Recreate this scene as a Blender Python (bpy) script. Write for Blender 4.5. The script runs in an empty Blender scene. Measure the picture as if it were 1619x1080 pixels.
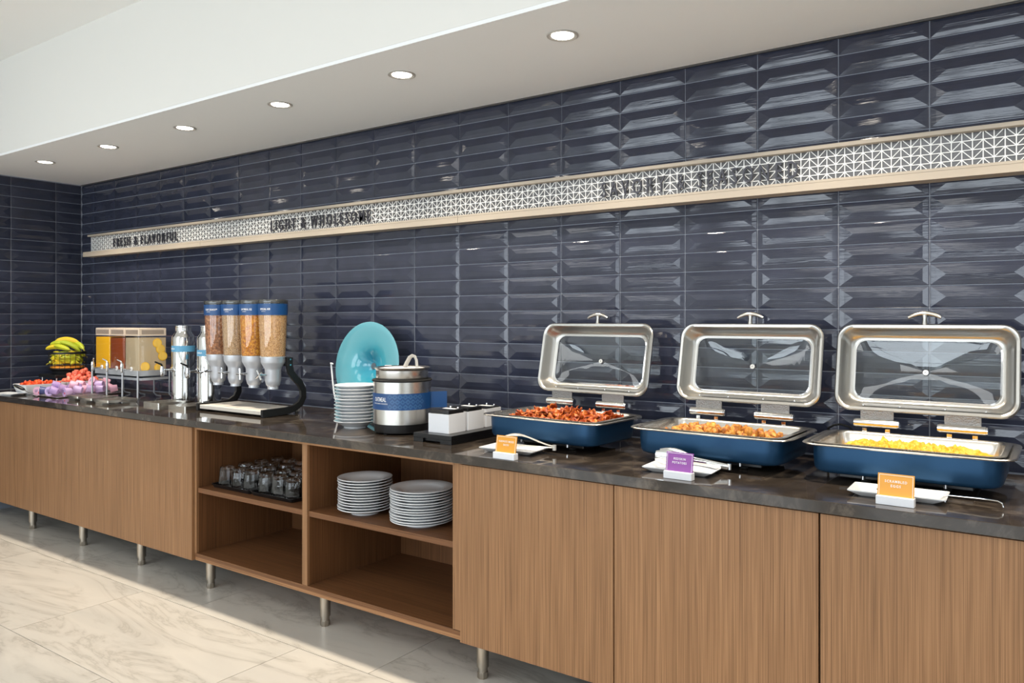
import bpy, math, random
from mathutils import Vector, Matrix, Euler, noise
PI = math.pi
R = math.radians
rnd = random.Random(7)
scn = bpy.context.scene
COL = scn.collection

# ------------------------------------------------------------ camera, world, lights, exposure
cam_d = bpy.data.cameras.new('camera')
cam = bpy.data.objects.new('camera', cam_d); COL.objects.link(cam)
cam.location = (0, -3.07, 1.40)
cam.rotation_euler = (R(90), 0, math.atan2(0.5645, 0.8254))
cam_d.sensor_width = 36.0
cam_d.lens = 36.0 * 1228.0 / 1619.0
cam_d.shift_x = -(850.0 - 809.5) / 1619.0
cam_d.shift_y = -(540.0 - 505.0) / 1619.0
cam_d.clip_start = 0.05
scn.camera = cam

wld = bpy.data.worlds.new('sky'); scn.world = wld; wld.use_nodes = True
bg = wld.node_tree.nodes['Background']
bg.inputs['Color'].default_value = (0.80, 0.89, 1.0, 1)
bg.inputs['Strength'].default_value = 1.2

scn.view_settings.view_transform = 'Standard'
scn.view_settings.look = 'None'
scn.view_settings.gamma = 1.0
scn.view_settings.use_curve_mapping = False
scn.view_settings.exposure = -0.42

def area_light(name, loc, rot, sx, sy, power, color, parent=None, shape='RECTANGLE', spread=180):
    l = bpy.data.lights.new(name, 'AREA'); l.shape = shape; l.size = sx; l.size_y = sy
    l.energy = power; l.color = color; l.spread = R(spread)
    o = bpy.data.objects.new(name, l); COL.objects.link(o); o.location = loc; o.rotation_euler = rot
    if parent: o.parent = parent
    return o

WIN_Y = -8.0
WINDOWS = [(-5.55, 1.7), (-3.35, 1.7), (-1.15, 1.7), (1.05, 1.7)]     # centre x, width; z 0.35 .. 2.75
for wx, ww in WINDOWS:
    area_light('daylight', (wx, WIN_Y - 0.22, 1.55), (R(90), 0, 0), ww, 2.4, 98, (0.84, 0.93, 1.0))
# daylight from the glazed right side of the dining room
area_light('daylight', (4.75, -4.6, 1.55), (R(90), 0, R(90)), 3.4, 2.4, 34, (0.86, 0.94, 1.0))
# added overhead fill lights, unseen, to bring more light from above
for px_, py_ in ((-4.4, -5.6), (-1.2, -5.6), (2.0, -5.6), (-4.4, -3.4), (-1.2, -3.4), (2.0, -3.4)):
    area_light('overhead_fill_light', (px_, py_, 3.06), (0, 0, 0), 1.2, 1.2, 21, (0.98, 0.99, 1.0))

# ------------------------------------------------------------ helpers
def srgb(r, g, b):
    f = lambda c: (c / 255 / 12.92) if c / 255 <= 0.04045 else ((c / 255 + 0.055) / 1.055) ** 2.4
    return (f(r), f(g), f(b), 1.0)

class N:
    def __init__(s, name):
        s.m = bpy.data.materials.new(name); s.m.use_nodes = True
        s.t = s.m.node_tree; s.n = s.t.nodes; s.p = s.n['Principled BSDF']
    def new(s, kind, **kw):
        o = s.n.new(kind)
        for k, v in kw.items():
            if hasattr(o, k): setattr(o, k, v)
        return o
    def link(s, a, b): s.t.links.new(a, b)
    def ramp(s, fac, stops):
        r = s.n.new('ShaderNodeValToRGB'); e = r.color_ramp.elements
        while len(e) < len(stops): e.new(0.5)
        for el, (p, c) in zip(e, stops): el.position = p; el.color = c
        s.link(fac, r.inputs[0]); return r.outputs[0]
    def coords(s, scale=(1, 1, 1), kind='Object', rand=False):
        tc = s.n.new('ShaderNodeTexCoord'); mp = s.n.new('ShaderNodeMapping')
        mp.inputs['Scale'].default_value = scale
        if kind == 'World':
            g = s.n.new('ShaderNodeNewGeometry'); s.link(g.outputs['Position'], mp.inputs[0])
        else: s.link(tc.outputs[kind], mp.inputs[0])
        if rand:
            oi = s.n.new('ShaderNodeObjectInfo'); mu = s.n.new('ShaderNodeVectorMath'); mu.operation = 'SCALE'
            cb = s.n.new('ShaderNodeCombineXYZ')
            for i in range(3): s.link(oi.outputs['Random'], cb.inputs[i])
            s.link(cb.outputs[0], mu.inputs[0]); mu.inputs['Scale'].default_value = 37.0
            s.link(mu.outputs[0], mp.inputs['Location'])
        return mp.outputs[0]
    def noise(s, vec, scale, detail=3, rough=0.5, dist=0.0):
        o = s.n.new('ShaderNodeTexNoise'); s.link(vec, o.inputs['Vector'])
        o.inputs['Scale'].default_value = scale; o.inputs['Detail'].default_value = detail
        o.inputs['Roughness'].default_value = rough; o.inputs['Distortion'].default_value = dist
        return o.outputs['Fac']
    def bump(s, h, strength, dist=0.01):
        b = s.n.new('ShaderNodeBump'); b.inputs['Strength'].default_value = strength
        b.inputs['Distance'].default_value = dist; s.link(h, b.inputs['Height'])
        s.link(b.outputs[0], s.p.inputs['Normal']); return b

def mat(name, c, rough=0.5, metal=0.0, coat=0.0, spec=0.5, **kw):
    a = N(name); p = a.p
    p.inputs['Base Color'].default_value = c if len(c) == 4 else srgb(*c)
    p.inputs['Roughness'].default_value = rough; p.inputs['Metallic'].default_value = metal
    p.inputs['Coat Weight'].default_value = coat; p.inputs['Specular IOR Level'].default_value = spec
    for k, v in kw.items(): p.inputs[k.replace('_', ' ')].default_value = v
    return a.m

def wood(name, axis, tint=1.0):
    a = N(name)
    # axis: direction of the grain
    f = {'z': (1, 1, 0.007), 'x': (0.007, 1, 1)}[axis]
    v1 = a.coords(tuple(q * 170 for q in f), rand=True)
    v2 = a.coords(tuple(q * 16 for q in f), rand=True)
    v3 = a.coords(tuple(q * 420 for q in (f if axis == 'z' else f)), rand=True)
    n1 = a.noise(v1, 1.0, 3, 0.6, 0.25); n2 = a.noise(v2, 1.0, 2, 0.5, 0.5); n3 = a.noise(v3, 1.0, 1, 0.5)
    m1 = a.new('ShaderNodeMath', operation='MULTIPLY_ADD'); a.link(n1, m1.inputs[0]); m1.inputs[1].default_value = 0.66
    m2 = a.new('ShaderNodeMath', operation='MULTIPLY_ADD'); a.link(n2, m2.inputs[0]); m2.inputs[1].default_value = 0.24
    a.link(n3, m2.inputs[2]); a.link(m2.outputs[0], m1.inputs[2])
    # sum roughly 0.3..1.5
    m3 = a.new('ShaderNodeMath', operation='MULTIPLY'); a.link(m1.outputs[0], m3.inputs[0]); m3.inputs[1].default_value = 0.52
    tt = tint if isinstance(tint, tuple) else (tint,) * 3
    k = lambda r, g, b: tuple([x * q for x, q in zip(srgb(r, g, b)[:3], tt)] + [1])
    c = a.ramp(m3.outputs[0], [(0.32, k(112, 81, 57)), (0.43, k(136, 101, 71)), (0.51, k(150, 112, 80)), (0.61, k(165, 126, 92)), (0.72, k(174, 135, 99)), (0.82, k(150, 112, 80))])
    a.link(c, a.p.inputs['Base Color']); a.p.inputs['Roughness'].default_value = 0.45
    a.p.inputs['Specular IOR Level'].default_value = 0.35
    a.bump(n1, 0.08, 0.002)
    return a.m

def clear(name, tint=(1, 1, 1, 1), refl=1.0, rough=0.02, ior=1.45):
    m = bpy.data.materials.new(name); m.use_nodes = True; t = m.node_tree; t.nodes.clear()
    out = t.nodes.new('ShaderNodeOutputMaterial'); mx = t.nodes.new('ShaderNodeMixShader')
    tr = t.nodes.new('ShaderNodeBsdfTransparent'); tr.inputs[0].default_value = tint
    gl = t.nodes.new('ShaderNodeBsdfGlossy'); gl.inputs['Roughness'].default_value = rough
    gl.inputs[0].default_value = (refl, refl, refl, 1)
    lw = t.nodes.new('ShaderNodeLayerWeight'); lw.inputs[0].default_value = 0.5
    pw = t.nodes.new('ShaderNodeMath'); pw.operation = 'POWER'; pw.inputs[1].default_value = 5.0; t.links.new(lw.outputs['Facing'], pw.inputs[0])
    fr = t.nodes.new('ShaderNodeMath'); fr.operation = 'MULTIPLY_ADD'; fr.inputs[1].default_value = 0.95; fr.inputs[2].default_value = ((ior - 1) / (ior + 1)) ** 2
    t.links.new(pw.outputs[0], fr.inputs[0]); t.links.new(fr.outputs[0], mx.inputs[0]); t.links.new(tr.outputs[0], mx.inputs[1]); t.links.new(gl.outputs[0], mx.inputs[2])
    t.links.new(mx.outputs[0], out.inputs[0]); return m

class MB:
    def __init__(s): s.v = []; s.f = []; s.sm = []
    def add(s, vs, fs, smooth=False):
        o = len(s.v); s.v += [tuple(p) for p in vs]; s.f += [tuple(i + o for i in f) for f in fs]; s.sm += [smooth] * len(fs); return s
    def box(s, x0, x1, y0, y1, z0, z1):
        vs = [(x, y, z) for z in (z0, z1) for y in (y0, y1) for x in (x0, x1)]
        return s.add(vs, [(0, 2, 3, 1), (4, 5, 7, 6), (0, 1, 5, 4), (2, 6, 7, 3), (0, 4, 6, 2), (1, 3, 7, 5)])
    def loft(s, loops, cap0=True, cap1=True, closed=False, smooth=True):
        n = len(loops[0]); vs = [p for l in loops for p in l]; fs = []
        m = len(loops)
        for i in range(m if closed else m - 1):
            a = i * n; b = ((i + 1) % m) * n
            for j in range(n):
                k = (j + 1) % n; fs.append((a + j, a + k, b + k, b + j))
        if not closed and cap0: fs.append(tuple(reversed(range(n))))
        if not closed and cap1: fs.append(tuple(range((m - 1) * n, m * n)))
        return s.add(vs, fs, smooth)
    def lathe(s, prof, n=24, c=(0, 0, 0), cap=True, closed=False):
        loops = [[(c[0] + r * math.cos(2 * PI * k / n), c[1] + r * math.sin(2 * PI * k / n), c[2] + z) for k in range(n)] for r, z in prof]
        return s.loft(loops, cap, cap, closed)
    def tube(s, path, r, n=8, cap=True, flat=1.0):
        P = [Vector(p) for p in path]; loops = []
        up = Vector((0, 0, 1))
        for i, p in enumerate(P):
            d = (P[min(i + 1, len(P) - 1)] - P[max(i - 1, 0)]).normalized()
            if i == 0:
                a = d.cross(up if abs(d.z) < 0.9 else Vector((1, 0, 0))).normalized()
            else:
                a = (a - d * a.dot(d)).normalized()
            b = d.cross(a)
            rr = r[i] if isinstance(r, (list, tuple)) else r
            loops.append([p + a * math.cos(2 * PI * k / n) * rr + b * math.sin(2 * PI * k / n) * rr * flat for k in range(n)])
        return s.loft(loops, cap, cap)
    def xf(s, M):
        s.v = [tuple(M @ Vector(p)) for p in s.v]; return s
    def mesh(s, name):
        me = bpy.data.meshes.new(name); me.from_pydata(s.v, [], s.f)
        me.polygons.foreach_set('use_smooth', s.sm); me.update()
        if any(s.sm): me.set_sharp_from_angle(angle=R(38))
        return me

def rr(w, d, r, z, n=5, cx=0, cy=0):
    """rounded rectangle loop, counter-clockwise"""
    pts = []
    for qx, qy, a0 in ((1, 1, 0), (-1, 1, 90), (-1, -1, 180), (1, -1, 270)):
        for k in range(n + 1):
            a = R(a0 + 90 * k / n)
            pts.append((cx + qx * (w / 2 - r) + r * math.cos(a), cy + qy * (d / 2 - r) + r * math.sin(a), z))
    return pts

def part(name, geo, m, parent=None, bevel=0, loc=None, rot=None, label=None, kind=None):
    me = geo.mesh(name) if isinstance(geo, MB) else geo
    o = bpy.data.objects.new(name, me); COL.objects.link(o)
    if m is not None and not me.materials: me.materials.append(m)
    if parent: o.parent = parent
    if loc: o.location = loc
    if rot: o.rotation_euler = rot
    if bevel:
        b = o.modifiers.new('bevel', 'BEVEL'); b.width = bevel; b.segments = 2; b.limit_method = 'ANGLE'; b.angle_limit = R(40)
    if label: o['label'] = label
    if kind: o['kind'] = kind
    return o

def tag(o, label, cat, group=None):
    o['label'] = label; o['category'] = cat
    if group: o['group'] = group
    return o

def thing(name, label, cat, loc=(0, 0, 0), rotz=0, group=None):
    o = bpy.data.objects.new(name, None); COL.objects.link(o); o.location = loc; o.rotation_euler = (0, 0, rotz)
    o.empty_display_size = 0.05
    return tag(o, label, cat, group)

def dup(root, loc=None, rot=None, label=None, group=None, scale=None):
    def cp(o, par):
        c = o.copy(); COL.objects.link(c)
        if par: c.parent = par
        for ch in o.children: cp(ch, c)
        return c
    r = cp(root, None)
    if loc is not None: r.location = loc
    if rot is not None: r.rotation_euler = rot
    if scale is not None: r.scale = scale
    if label: r['label'] = label
    if group: r['group'] = group
    return r

def text_mesh(s, height=1.0, width=None, extrude=0.0, spacing=1.0, bold=0.0, lines=1.0, align='LEFT', xscale=1.0, res=2):
    c = bpy.data.curves.new('t', 'FONT'); c.body = s; c.extrude = extrude; c.space_character = spacing
    c.offset = bold; c.space_line = lines; c.align_x = align; c.resolution_u = res
    o = bpy.data.objects.new('t', c); COL.objects.link(o)
    dg = bpy.context.evaluated_depsgraph_get(); dg.update()
    me = bpy.data.meshes.new_from_object(o.evaluated_get(dg))
    bpy.data.objects.remove(o); bpy.data.curves.remove(c)
    vs = [v.co.copy() for v in me.vertices]; fs = [tuple(p.vertices) for p in me.polygons]
    bpy.data.meshes.remove(me)
    x0 = min(v.x for v in vs); x1 = max(v.x for v in vs)
    cap = 0.73 * 1.0
    sy = height / cap; sx = (width / (x1 - x0)) if width else sy * xscale
    out = [((v.x - (x0 if align == 'LEFT' else (x0 + x1) / 2)) * sx, v.y * sy, v.z) for v in vs]
    return out, fs

def islands(vs, fs):
    par = list(range(len(vs)))
    def find(a):
        while par[a] != a: par[a] = par[par[a]]; a = par[a]
        return a
    for f in fs:
        for k in f[1:]: par[find(k)] = find(f[0])
    g = {}
    for f in fs: g.setdefault(find(f[0]), []).append(f)
    res = []
    for k in sorted(g, key=lambda q: vs[q][0]):
        idx = {}; nv = []; nf = []
        for f in g[k]:
            t = []
            for i in f:
                if i not in idx: idx[i] = len(nv); nv.append(vs[i])
                t.append(idx[i])
            nf.append(tuple(t))
        res.append((nv, nf))
    return res

ORD = ['first', 'second', 'third', 'fourth', 'fifth', 'sixth', 'seventh', 'eighth', 'ninth', 'tenth', 'eleventh', 'twelfth',
       'thirteenth', 'fourteenth', 'fifteenth', 'sixteenth']

# ------------------------------------------------------------ materials
M = {}
a = N('navy_glaze'); a.p.inputs['Roughness'].default_value = 0.06; a.p.inputs['Specular IOR Level'].default_value = 0.5
v = a.coords((3.5, 3.5, 95), 'World'); n = a.noise(v, 1.0, 3, 0.62, 0.3)
v2 = a.coords((9, 9, 9), 'World'); n2 = a.noise(v2, 1.0, 2)
c = a.ramp(n2, [(0.3, srgb(42, 46, 60)), (0.7, srgb(50, 54, 70))]); a.link(c, a.p.inputs['Base Color'])
a.bump(n, 0.20, 0.003); M['navy'] = a.m
M['grout'] = mat('grout', (150, 156, 168), 0.9)
M['paint_white'] = mat('white_ceiling_paint', (248, 248, 246), 0.8)
M['paint'] = mat('ceiling_paint', (242, 244, 245), 0.75)
a = N('wall_vinyl'); a.p.inputs['Base Color'].default_value = srgb(228, 227, 222); a.p.inputs['Roughness'].default_value = 0.7
v = a.coords((260, 260, 18), 'World'); a.bump(a.noise(v, 1.0, 2), 0.12, 0.001); M['vinyl'] = a.m
M['dark_trim'] = mat('dark_metal_trim', (70, 68, 66), 0.4)
M['wood_in_shaded'] = wood('walnut_laminate_inside_shaded', 'z', (0.50, 0.40, 0.31)); M['wood_v'] = wood('walnut_laminate_upright', 'z', (0.97, 0.93, 0.85)); M['wood_h_shaded'] = wood('walnut_laminate_lengthwise_shaded', 'x', (0.56, 0.45, 0.36))  # inside and lengthwise tints darkened to stand for shade in the open shelves
M['edge'] = wood('laminate_edge', 'x', (1.15, 1.08, 0.96)); M['edge_v'] = wood('laminate_edge_upright', 'z', 1.12)
M['dark_in'] = mat('carcass_board', (60, 45, 34), 0.7)
a = N('brown_quartz'); v = a.coords((1, 1, 1), 'World'); n = a.noise(v, 5.5, 6, 0.68, 0.8); n2 = a.noise(v, 38, 3, 0.6)
c = a.ramp(n, [(0.34, srgb(46, 40, 35)), (0.52, srgb(57, 50, 44)), (0.66, srgb(96, 86, 76)), (0.78, srgb(60, 53, 47))])
a.link(c, a.p.inputs['Base Color']); a.p.inputs['Roughness'].default_value = 0.06; a.p.inputs['Specular IOR Level'].default_value = 0.6
M['quartz'] = a.m
a = N('marble_tile'); v = a.coords((0.75, 2.6, 1), 'Object', True)
nd = a.noise(v, 1.1, 4, 0.6, 0.6); n1 = a.noise(v, 1.3, 6, 0.62, 1.5)
ab = a.new('ShaderNodeMath', operation='SUBTRACT'); a.link(n1, ab.inputs[0]); ab.inputs[1].default_value = 0.5
ab2 = a.new('ShaderNodeMath', operation='ABSOLUTE'); a.link(ab.outputs[0], ab2.inputs[0])
vein = a.ramp(ab2.outputs[0], [(0.0, (0.66, 0.65, 0.63, 1)), (0.018, (0.88, 0.87, 0.865, 1)), (0.07, (1, 1, 1, 1))])
base = a.ramp(nd, [(0.3, srgb(188, 184, 176)), (0.55, srgb(204, 198, 188)), (0.8, srgb(194, 188, 180))])
mx = a.new('ShaderNodeMix', data_type='RGBA', blend_type='MULTIPLY'); mx.inputs[0].default_value = 0.75
a.link(base, mx.inputs[6]); a.link(vein, mx.inputs[7]); a.link(mx.outputs[2], a.p.inputs['Base Color'])
a.p.inputs['Roughness'].default_value = 0.3; M['marble'] = a.m
M['floor_grout'] = mat('floor_grout', (84, 78, 72), 0.9)
a = N('brushed_steel'); a.p.inputs['Metallic'].default_value = 1; a.p.inputs['Base Color'].default_value = srgb(205, 202, 196)
a.p.inputs['Roughness'].default_value = 0.27; M['steel'] = a.m
M['tray_steel'] = mat('satin_tray_steel', (214, 210, 202), 0.25, 1.0)
a = N('embossed_hinge_plate'); a.p.inputs['Base Color'].default_value = srgb(128, 127, 125); a.p.inputs['Metallic'].default_value = 0.9; a.p.inputs['Roughness'].default_value = 0.35
a.bump(a.noise(a.coords((1, 1, 1)), 220, 2), 0.7, 0.004); M['hinge_plate'] = a.m
M['nickel'] = mat('satin_nickel', (176, 168, 156), 0.32, 1.0)
M['can_lid'] = mat('smoked_canister_lid', (96, 98, 98), 0.12, 0.7)
M['chrome'] = mat('polished_chrome', (225, 225, 226), 0.07, 1.0)
M['mirror_steel'] = mat('polished_steel', (222, 222, 220), 0.10, 1.0)
M['lid_steel'] = mat('worn_polished_steel', (184, 182, 177), 0.30, 1.0)
M['grey_metal'] = mat('grey_painted_metal', (172, 176, 182), 0.35, 0.4)
M['silver_paint'] = mat('silver_paint', (206, 209, 215), 0.35, 0.45)
a = N('blue_enamel'); a.p.inputs['Base Color'].default_value = srgb(34, 72, 106); a.p.inputs['Metallic'].default_value = 0.6; a.p.inputs['Roughness'].default_value = 0.36
v = a.coords((900, 900, 900)); a.bump(a.noise(v, 1, 1), 0.06, 0.0005); M['blue'] = a.m
M['black'] = mat('black_plastic', (16, 16, 18), 0.32)
M['black_matt'] = mat('black_powder_coat', (17, 17, 18), 0.5)
M['rubber'] = mat('black_rubber', (10, 10, 10), 0.8)
M['drip_board'] = mat('pale_grey_board', (208, 202, 192), 0.45)
M['china'] = mat('white_china', (226, 228, 230), 0.12, 0, 0.5)
M['white_plastic'] = mat('white_plastic', (228, 229, 232), 0.35)
M['grey_plastic'] = mat('light_grey_plastic', (176, 174, 168), 0.4)
M['beige'] = mat('beige_metal', (178, 166, 150), 0.45)
M['panel'] = mat('taupe_backing', (98, 98, 100), 0.2, 0.2)
M['lattice'] = mat('white_lattice', (250, 250, 248), 0.4)
M['letter'] = mat('charcoal_letter', (66, 66, 74), 0.4, 0.3)
M['glass'] = clear('clear_glass', (0.93, 0.95, 0.95, 1))
M['acrylic'] = clear('clear_acrylic', (0.995, 0.995, 0.99, 1), 0.8)
M['smoke'] = clear('smoked_acrylic', (0.10, 0.10, 0.11, 1), 0.9)
M['tube'] = clear('canister_acrylic', (0.97, 0.96, 0.95, 1), 1.0)
a = N('tumbler_glass'); a.p.inputs['Transmission Weight'].default_value = 1; a.p.inputs['Roughness'].default_value = 0.0; a.p.inputs['IOR'].default_value = 1.48; M['tumbler'] = a.m
M['navy_label'] = mat('blue_label', (22, 70, 124), 0.35)
M['sky_label'] = mat('light_blue_label', (86, 150, 188), 0.4)
M['ink'] = mat('white_ink', (240, 240, 240), 0.5)
M['pattern_ink'] = mat('pale_blue_ink', (92, 138, 180), 0.45)
M['teal'] = None
a = N('teal_glass'); g = a.coords((1, 1, 1)); ln = a.new('ShaderNodeVectorMath', operation='LENGTH'); a.link(g, ln.inputs[0])
c = a.ramp(ln.outputs['Value'], [(0.0, srgb(20, 106, 140)), (0.05, srgb(30, 124, 152)), (0.10, srgb(58, 146, 164)), (0.16, srgb(78, 148, 162)), (0.235, srgb(92, 150, 164))])
a.link(c, a.p.inputs['Base Color']); a.p.inputs['Roughness'].default_value = 0.12; a.p.inputs['Coat Weight'].default_value = 0.4; M['teal'] = a.m
M['medal'] = mat('dark_centre_disc', (72, 84, 94), 0.4)
M['orange_card'] = mat('orange_card', (222, 152, 34), 0.4)
M['purple_card'] = mat('purple_card', (136, 62, 150), 0.4)
M['white_card'] = mat('white_card', (236, 236, 236), 0.4)
a = N('lamp_lens'); a.p.inputs['Emission Color'].default_value = (1.0, 0.92, 0.80, 1); a.p.inputs['Emission Strength'].default_value = 22; M['lens'] = a.m
M['lamp_trim'] = mat('lamp_trim', (186, 182, 176), 0.35, 0.3)

def cereal(name, scale, cols, dark):
    a = N(name); v = a.coords((1, 1, 1)); vo = a.n.new('ShaderNodeTexVoronoi'); a.link(v, vo.inputs['Vector']); vo.inputs['Scale'].default_value = scale
    sp = a.n.new('ShaderNodeSeparateColor'); a.link(vo.outputs['Color'], sp.inputs[0])
    c1 = a.ramp(sp.outputs[0], [(i / max(1, len(cols) - 1), srgb(*q)) for i, q in enumerate(cols)])
    crevice_shade = a.ramp(vo.outputs['Distance'], [(0.35, (1, 1, 1, 1)), (0.75, srgb(*dark))])  # shade in the crevices between pieces, painted into the colour
    mx = a.new('ShaderNodeMix', data_type='RGBA', blend_type='MULTIPLY'); mx.inputs[0].default_value = 0.6
    a.link(c1, mx.inputs[6]); a.link(crevice_shade, mx.inputs[7]); a.link(mx.outputs[2], a.p.inputs['Base Color'])
    a.p.inputs['Roughness'].default_value = 0.7
    b = a.bump(vo.outputs['Distance'], 0.6, 0.004); b.invert = True
    return a.m
CE = [cereal('brown_squares_cereal', 88, [(190, 128, 84), (212, 152, 104), (160, 100, 62), (222, 168, 122)], (120, 78, 60)),
      cereal('beige_rings_cereal', 230, [(232, 200, 158), (216, 176, 128), (240, 214, 178)], (96, 66, 44)),
      cereal('golden_flakes_cereal', 120, [(232, 156, 34), (244, 184, 66), (214, 130, 22), (236, 170, 60)], (160, 90, 24)),
      cereal('tan_flakes_cereal', 190, [(238, 196, 140), (226, 180, 120), (246, 212, 164)], (156, 104, 58))]

def food(name, cols, scale, rough=0.5, rand=True, bump=0.3):
    a = N(name); v = a.coords((1, 1, 1), 'Object', rand); n = a.noise(v, scale, 4, 0.65, 0.6)
    c = a.ramp(n, [(0.3 + 0.42 * i / (len(cols) - 1), srgb(*q)) for i, q in enumerate(cols)])
    a.link(c, a.p.inputs['Base Color']); a.p.inputs['Roughness'].default_value = rough
    a.bump(n, bump, 0.004); return a.m
M['bacon'] = food('fried_bacon', [(92, 26, 14), (152, 58, 24), (196, 104, 38), (222, 152, 74)], 42, 0.38)
M['potato'] = food('roast_potato', [(92, 48, 26), (168, 100, 40), (214, 150, 62), (226, 180, 100)], 46, 0.5)
M['egg'] = food('scrambled_egg', [(196, 132, 18), (226, 172, 40), (238, 196, 72)], 90, 0.5, False)
M['melon'] = food('watermelon', [(232, 92, 70), (244, 124, 98), (250, 158, 134)], 60, 0.35)
M['orange_fruit'] = food('red_orange_fruit', [(206, 44, 18), (232, 82, 34), (244, 128, 66)], 50, 0.35)
a = N('banana_skin'); oi = a.n.new('ShaderNodeObjectInfo')
c = a.ramp(oi.outputs['Random'], [(0.0, srgb(172, 188, 44)), (0.45, srgb(206, 206, 52)), (1.0, srgb(236, 200, 48))]); a.link(c, a.p.inputs['Base Color']); a.p.inputs['Roughness'].default_value = 0.45; M['banana'] = a.m
M['stem'] = mat('banana_stem', (150, 140, 50), 0.6)
M['basket_orange'] = mat('orange_segment', (232, 150, 48), 0.5)

# ------------------------------------------------------------ the room
ZC = 2.47           # soffit underside
XL = -6.511         # left wall face
PX, PZ = 0.3107, 0.0797
XR, YB, CZ = 4.6, -8.0, 3.09
CT = 0.88           # counter top

def structure(name, geo, m, **k):
    return part(name, geo, m, kind='structure', **k)

floor = structure('floor', MB().box(XL, XR, YB, 0.0, -0.10, -0.004), M['floor_grout'])
wall_back = structure('wall_back', MB().box(XL - 0.1, XR + 0.1, 0.0, 0.12, -0.1, CZ + 0.1), M['grout'])
wall_left = structure('wall_left', MB().box(XL - 0.12, XL, YB, 0.0, -0.1, CZ + 0.1), M['grout'])
structure('wall_left_paint', MB().box(XL, XL + 0.004, YB, -1.43, 0, CZ), M['vinyl'], ).name = 'wall_left_far'
ceiling = structure('ceiling', MB().box(XL - 0.1, XR + 0.1, YB - 0.1, -0.80, CZ, CZ + 0.12), M['paint_white'])
soffit = structure('ceiling_soffit', MB().box(XL, XR, -0.86, 0.0, ZC, ZC + 0.015), M['paint'])
part('fascia', MB().box(XL, XR, -0.86, -0.84, ZC + 0.0155, CZ), M['vinyl'], soffit)
structure('trim_1', MB().box(XL, XR, -0.012, 0.0, ZC - 0.008, ZC), M['dark_trim'])
# right wall with a wide glazed opening, front wall with four windows
wr = MB()
wr.box(XR, XR + 0.12, YB, -6.3, -0.1, CZ); wr.box(XR, XR + 0.12, -2.9, 0.0, -0.1, CZ)
wr.box(XR, XR + 0.12, -6.3, -2.9, -0.1, 0.35); wr.box(XR, XR + 0.12, -6.3, -2.9, 2.75, CZ)
structure('wall_right', wr, M['vinyl'])
wf = MB(); xs = [XL - 0.1]
for wx, ww in WINDOWS: xs += [wx - ww / 2, wx + ww / 2]
xs.append(XR + 0.1)
for i in range(0, len(xs), 2): wf.box(xs[i], xs[i + 1], YB - 0.12, YB, 0.35, 2.75)
wf.box(XL - 0.1, XR + 0.1, YB - 0.12, YB, -0.1, 0.35); wf.box(XL - 0.1, XR + 0.1, YB - 0.12, YB, 2.75, CZ)
structure('wall_front', wf, M['vinyl'])
for i, (wx, ww) in enumerate(WINDOWS):
    g = MB(); x0, x1 = wx - ww / 2, wx + ww / 2
    g.box(x0, x0 + 0.05, YB - 0.1, YB - 0.03, 0.35, 2.75); g.box(x1 - 0.05, x1, YB - 0.1, YB - 0.03, 0.35, 2.75)
    g.box(x0 + 0.05, x1 - 0.05, YB - 0.1, YB - 0.03, 0.35, 0.42); g.box(x0 + 0.05, x1 - 0.05, YB - 0.1, YB - 0.03, 2.69, 2.75)
    g.box(wx - 0.03, wx + 0.03, YB - 0.1, YB - 0.03, 0.42, 2.69); g.box(x0 + 0.05, wx - 0.03, YB - 0.1, YB - 0.03, 1.9, 1.95); g.box(wx + 0.03, x1 - 0.05, YB - 0.1, YB - 0.03, 1.9, 1.95)
    structure('window_%d' % (i + 1), g, M['dark_trim'])
g = MB()
for yy in (-6.3, -5.2, -4.05, -2.95): g.box(XR + 0.03, XR + 0.1, yy, yy + 0.05, 0.35, 2.75)
structure('window_5', g, M['dark_trim'])

# floor slabs: each one a part
slab = MB(); L, W = 1.223, 0.608
slab.box(0.0015, L - 0.0015, 0.0015, W - 0.0015, -0.004, 0.0)
slab_me = slab.mesh('floor_slab'); slab_me.materials.append(M['marble'])
row = 0; y0 = -0.9155
def add_slabs(yA, off, full=True):
    x = off
    while x > XL: x -= L
    while x < XR - 0.001:
        xa, xb = max(x, XL), min(x + L, XR); ya, yb = max(yA, YB), min(yA + W, -0.001)
        if xb - xa > 0.01:
            if xa == x and xb == x + L and ya == yA and yb == yA + W:
                part('floor_slab', slab_me, None, floor, loc=(x, yA, 0))
            else:
                part('floor_slab', MB().box(0.0015, xb - xa - 0.0015, 0.0015, yb - ya - 0.0015, -0.004, 0), M['marble'], floor, loc=(xa, ya, 0))
        x += L
add_slabs(y0, -4.732); add_slabs(y0 + W, -4.732 + L / 3)
for i in range(1, 13): 
    if y0 - i * W + W > YB: add_slabs(y0 - i * W, -5.155 - (i - 1) * L / 3)

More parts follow.
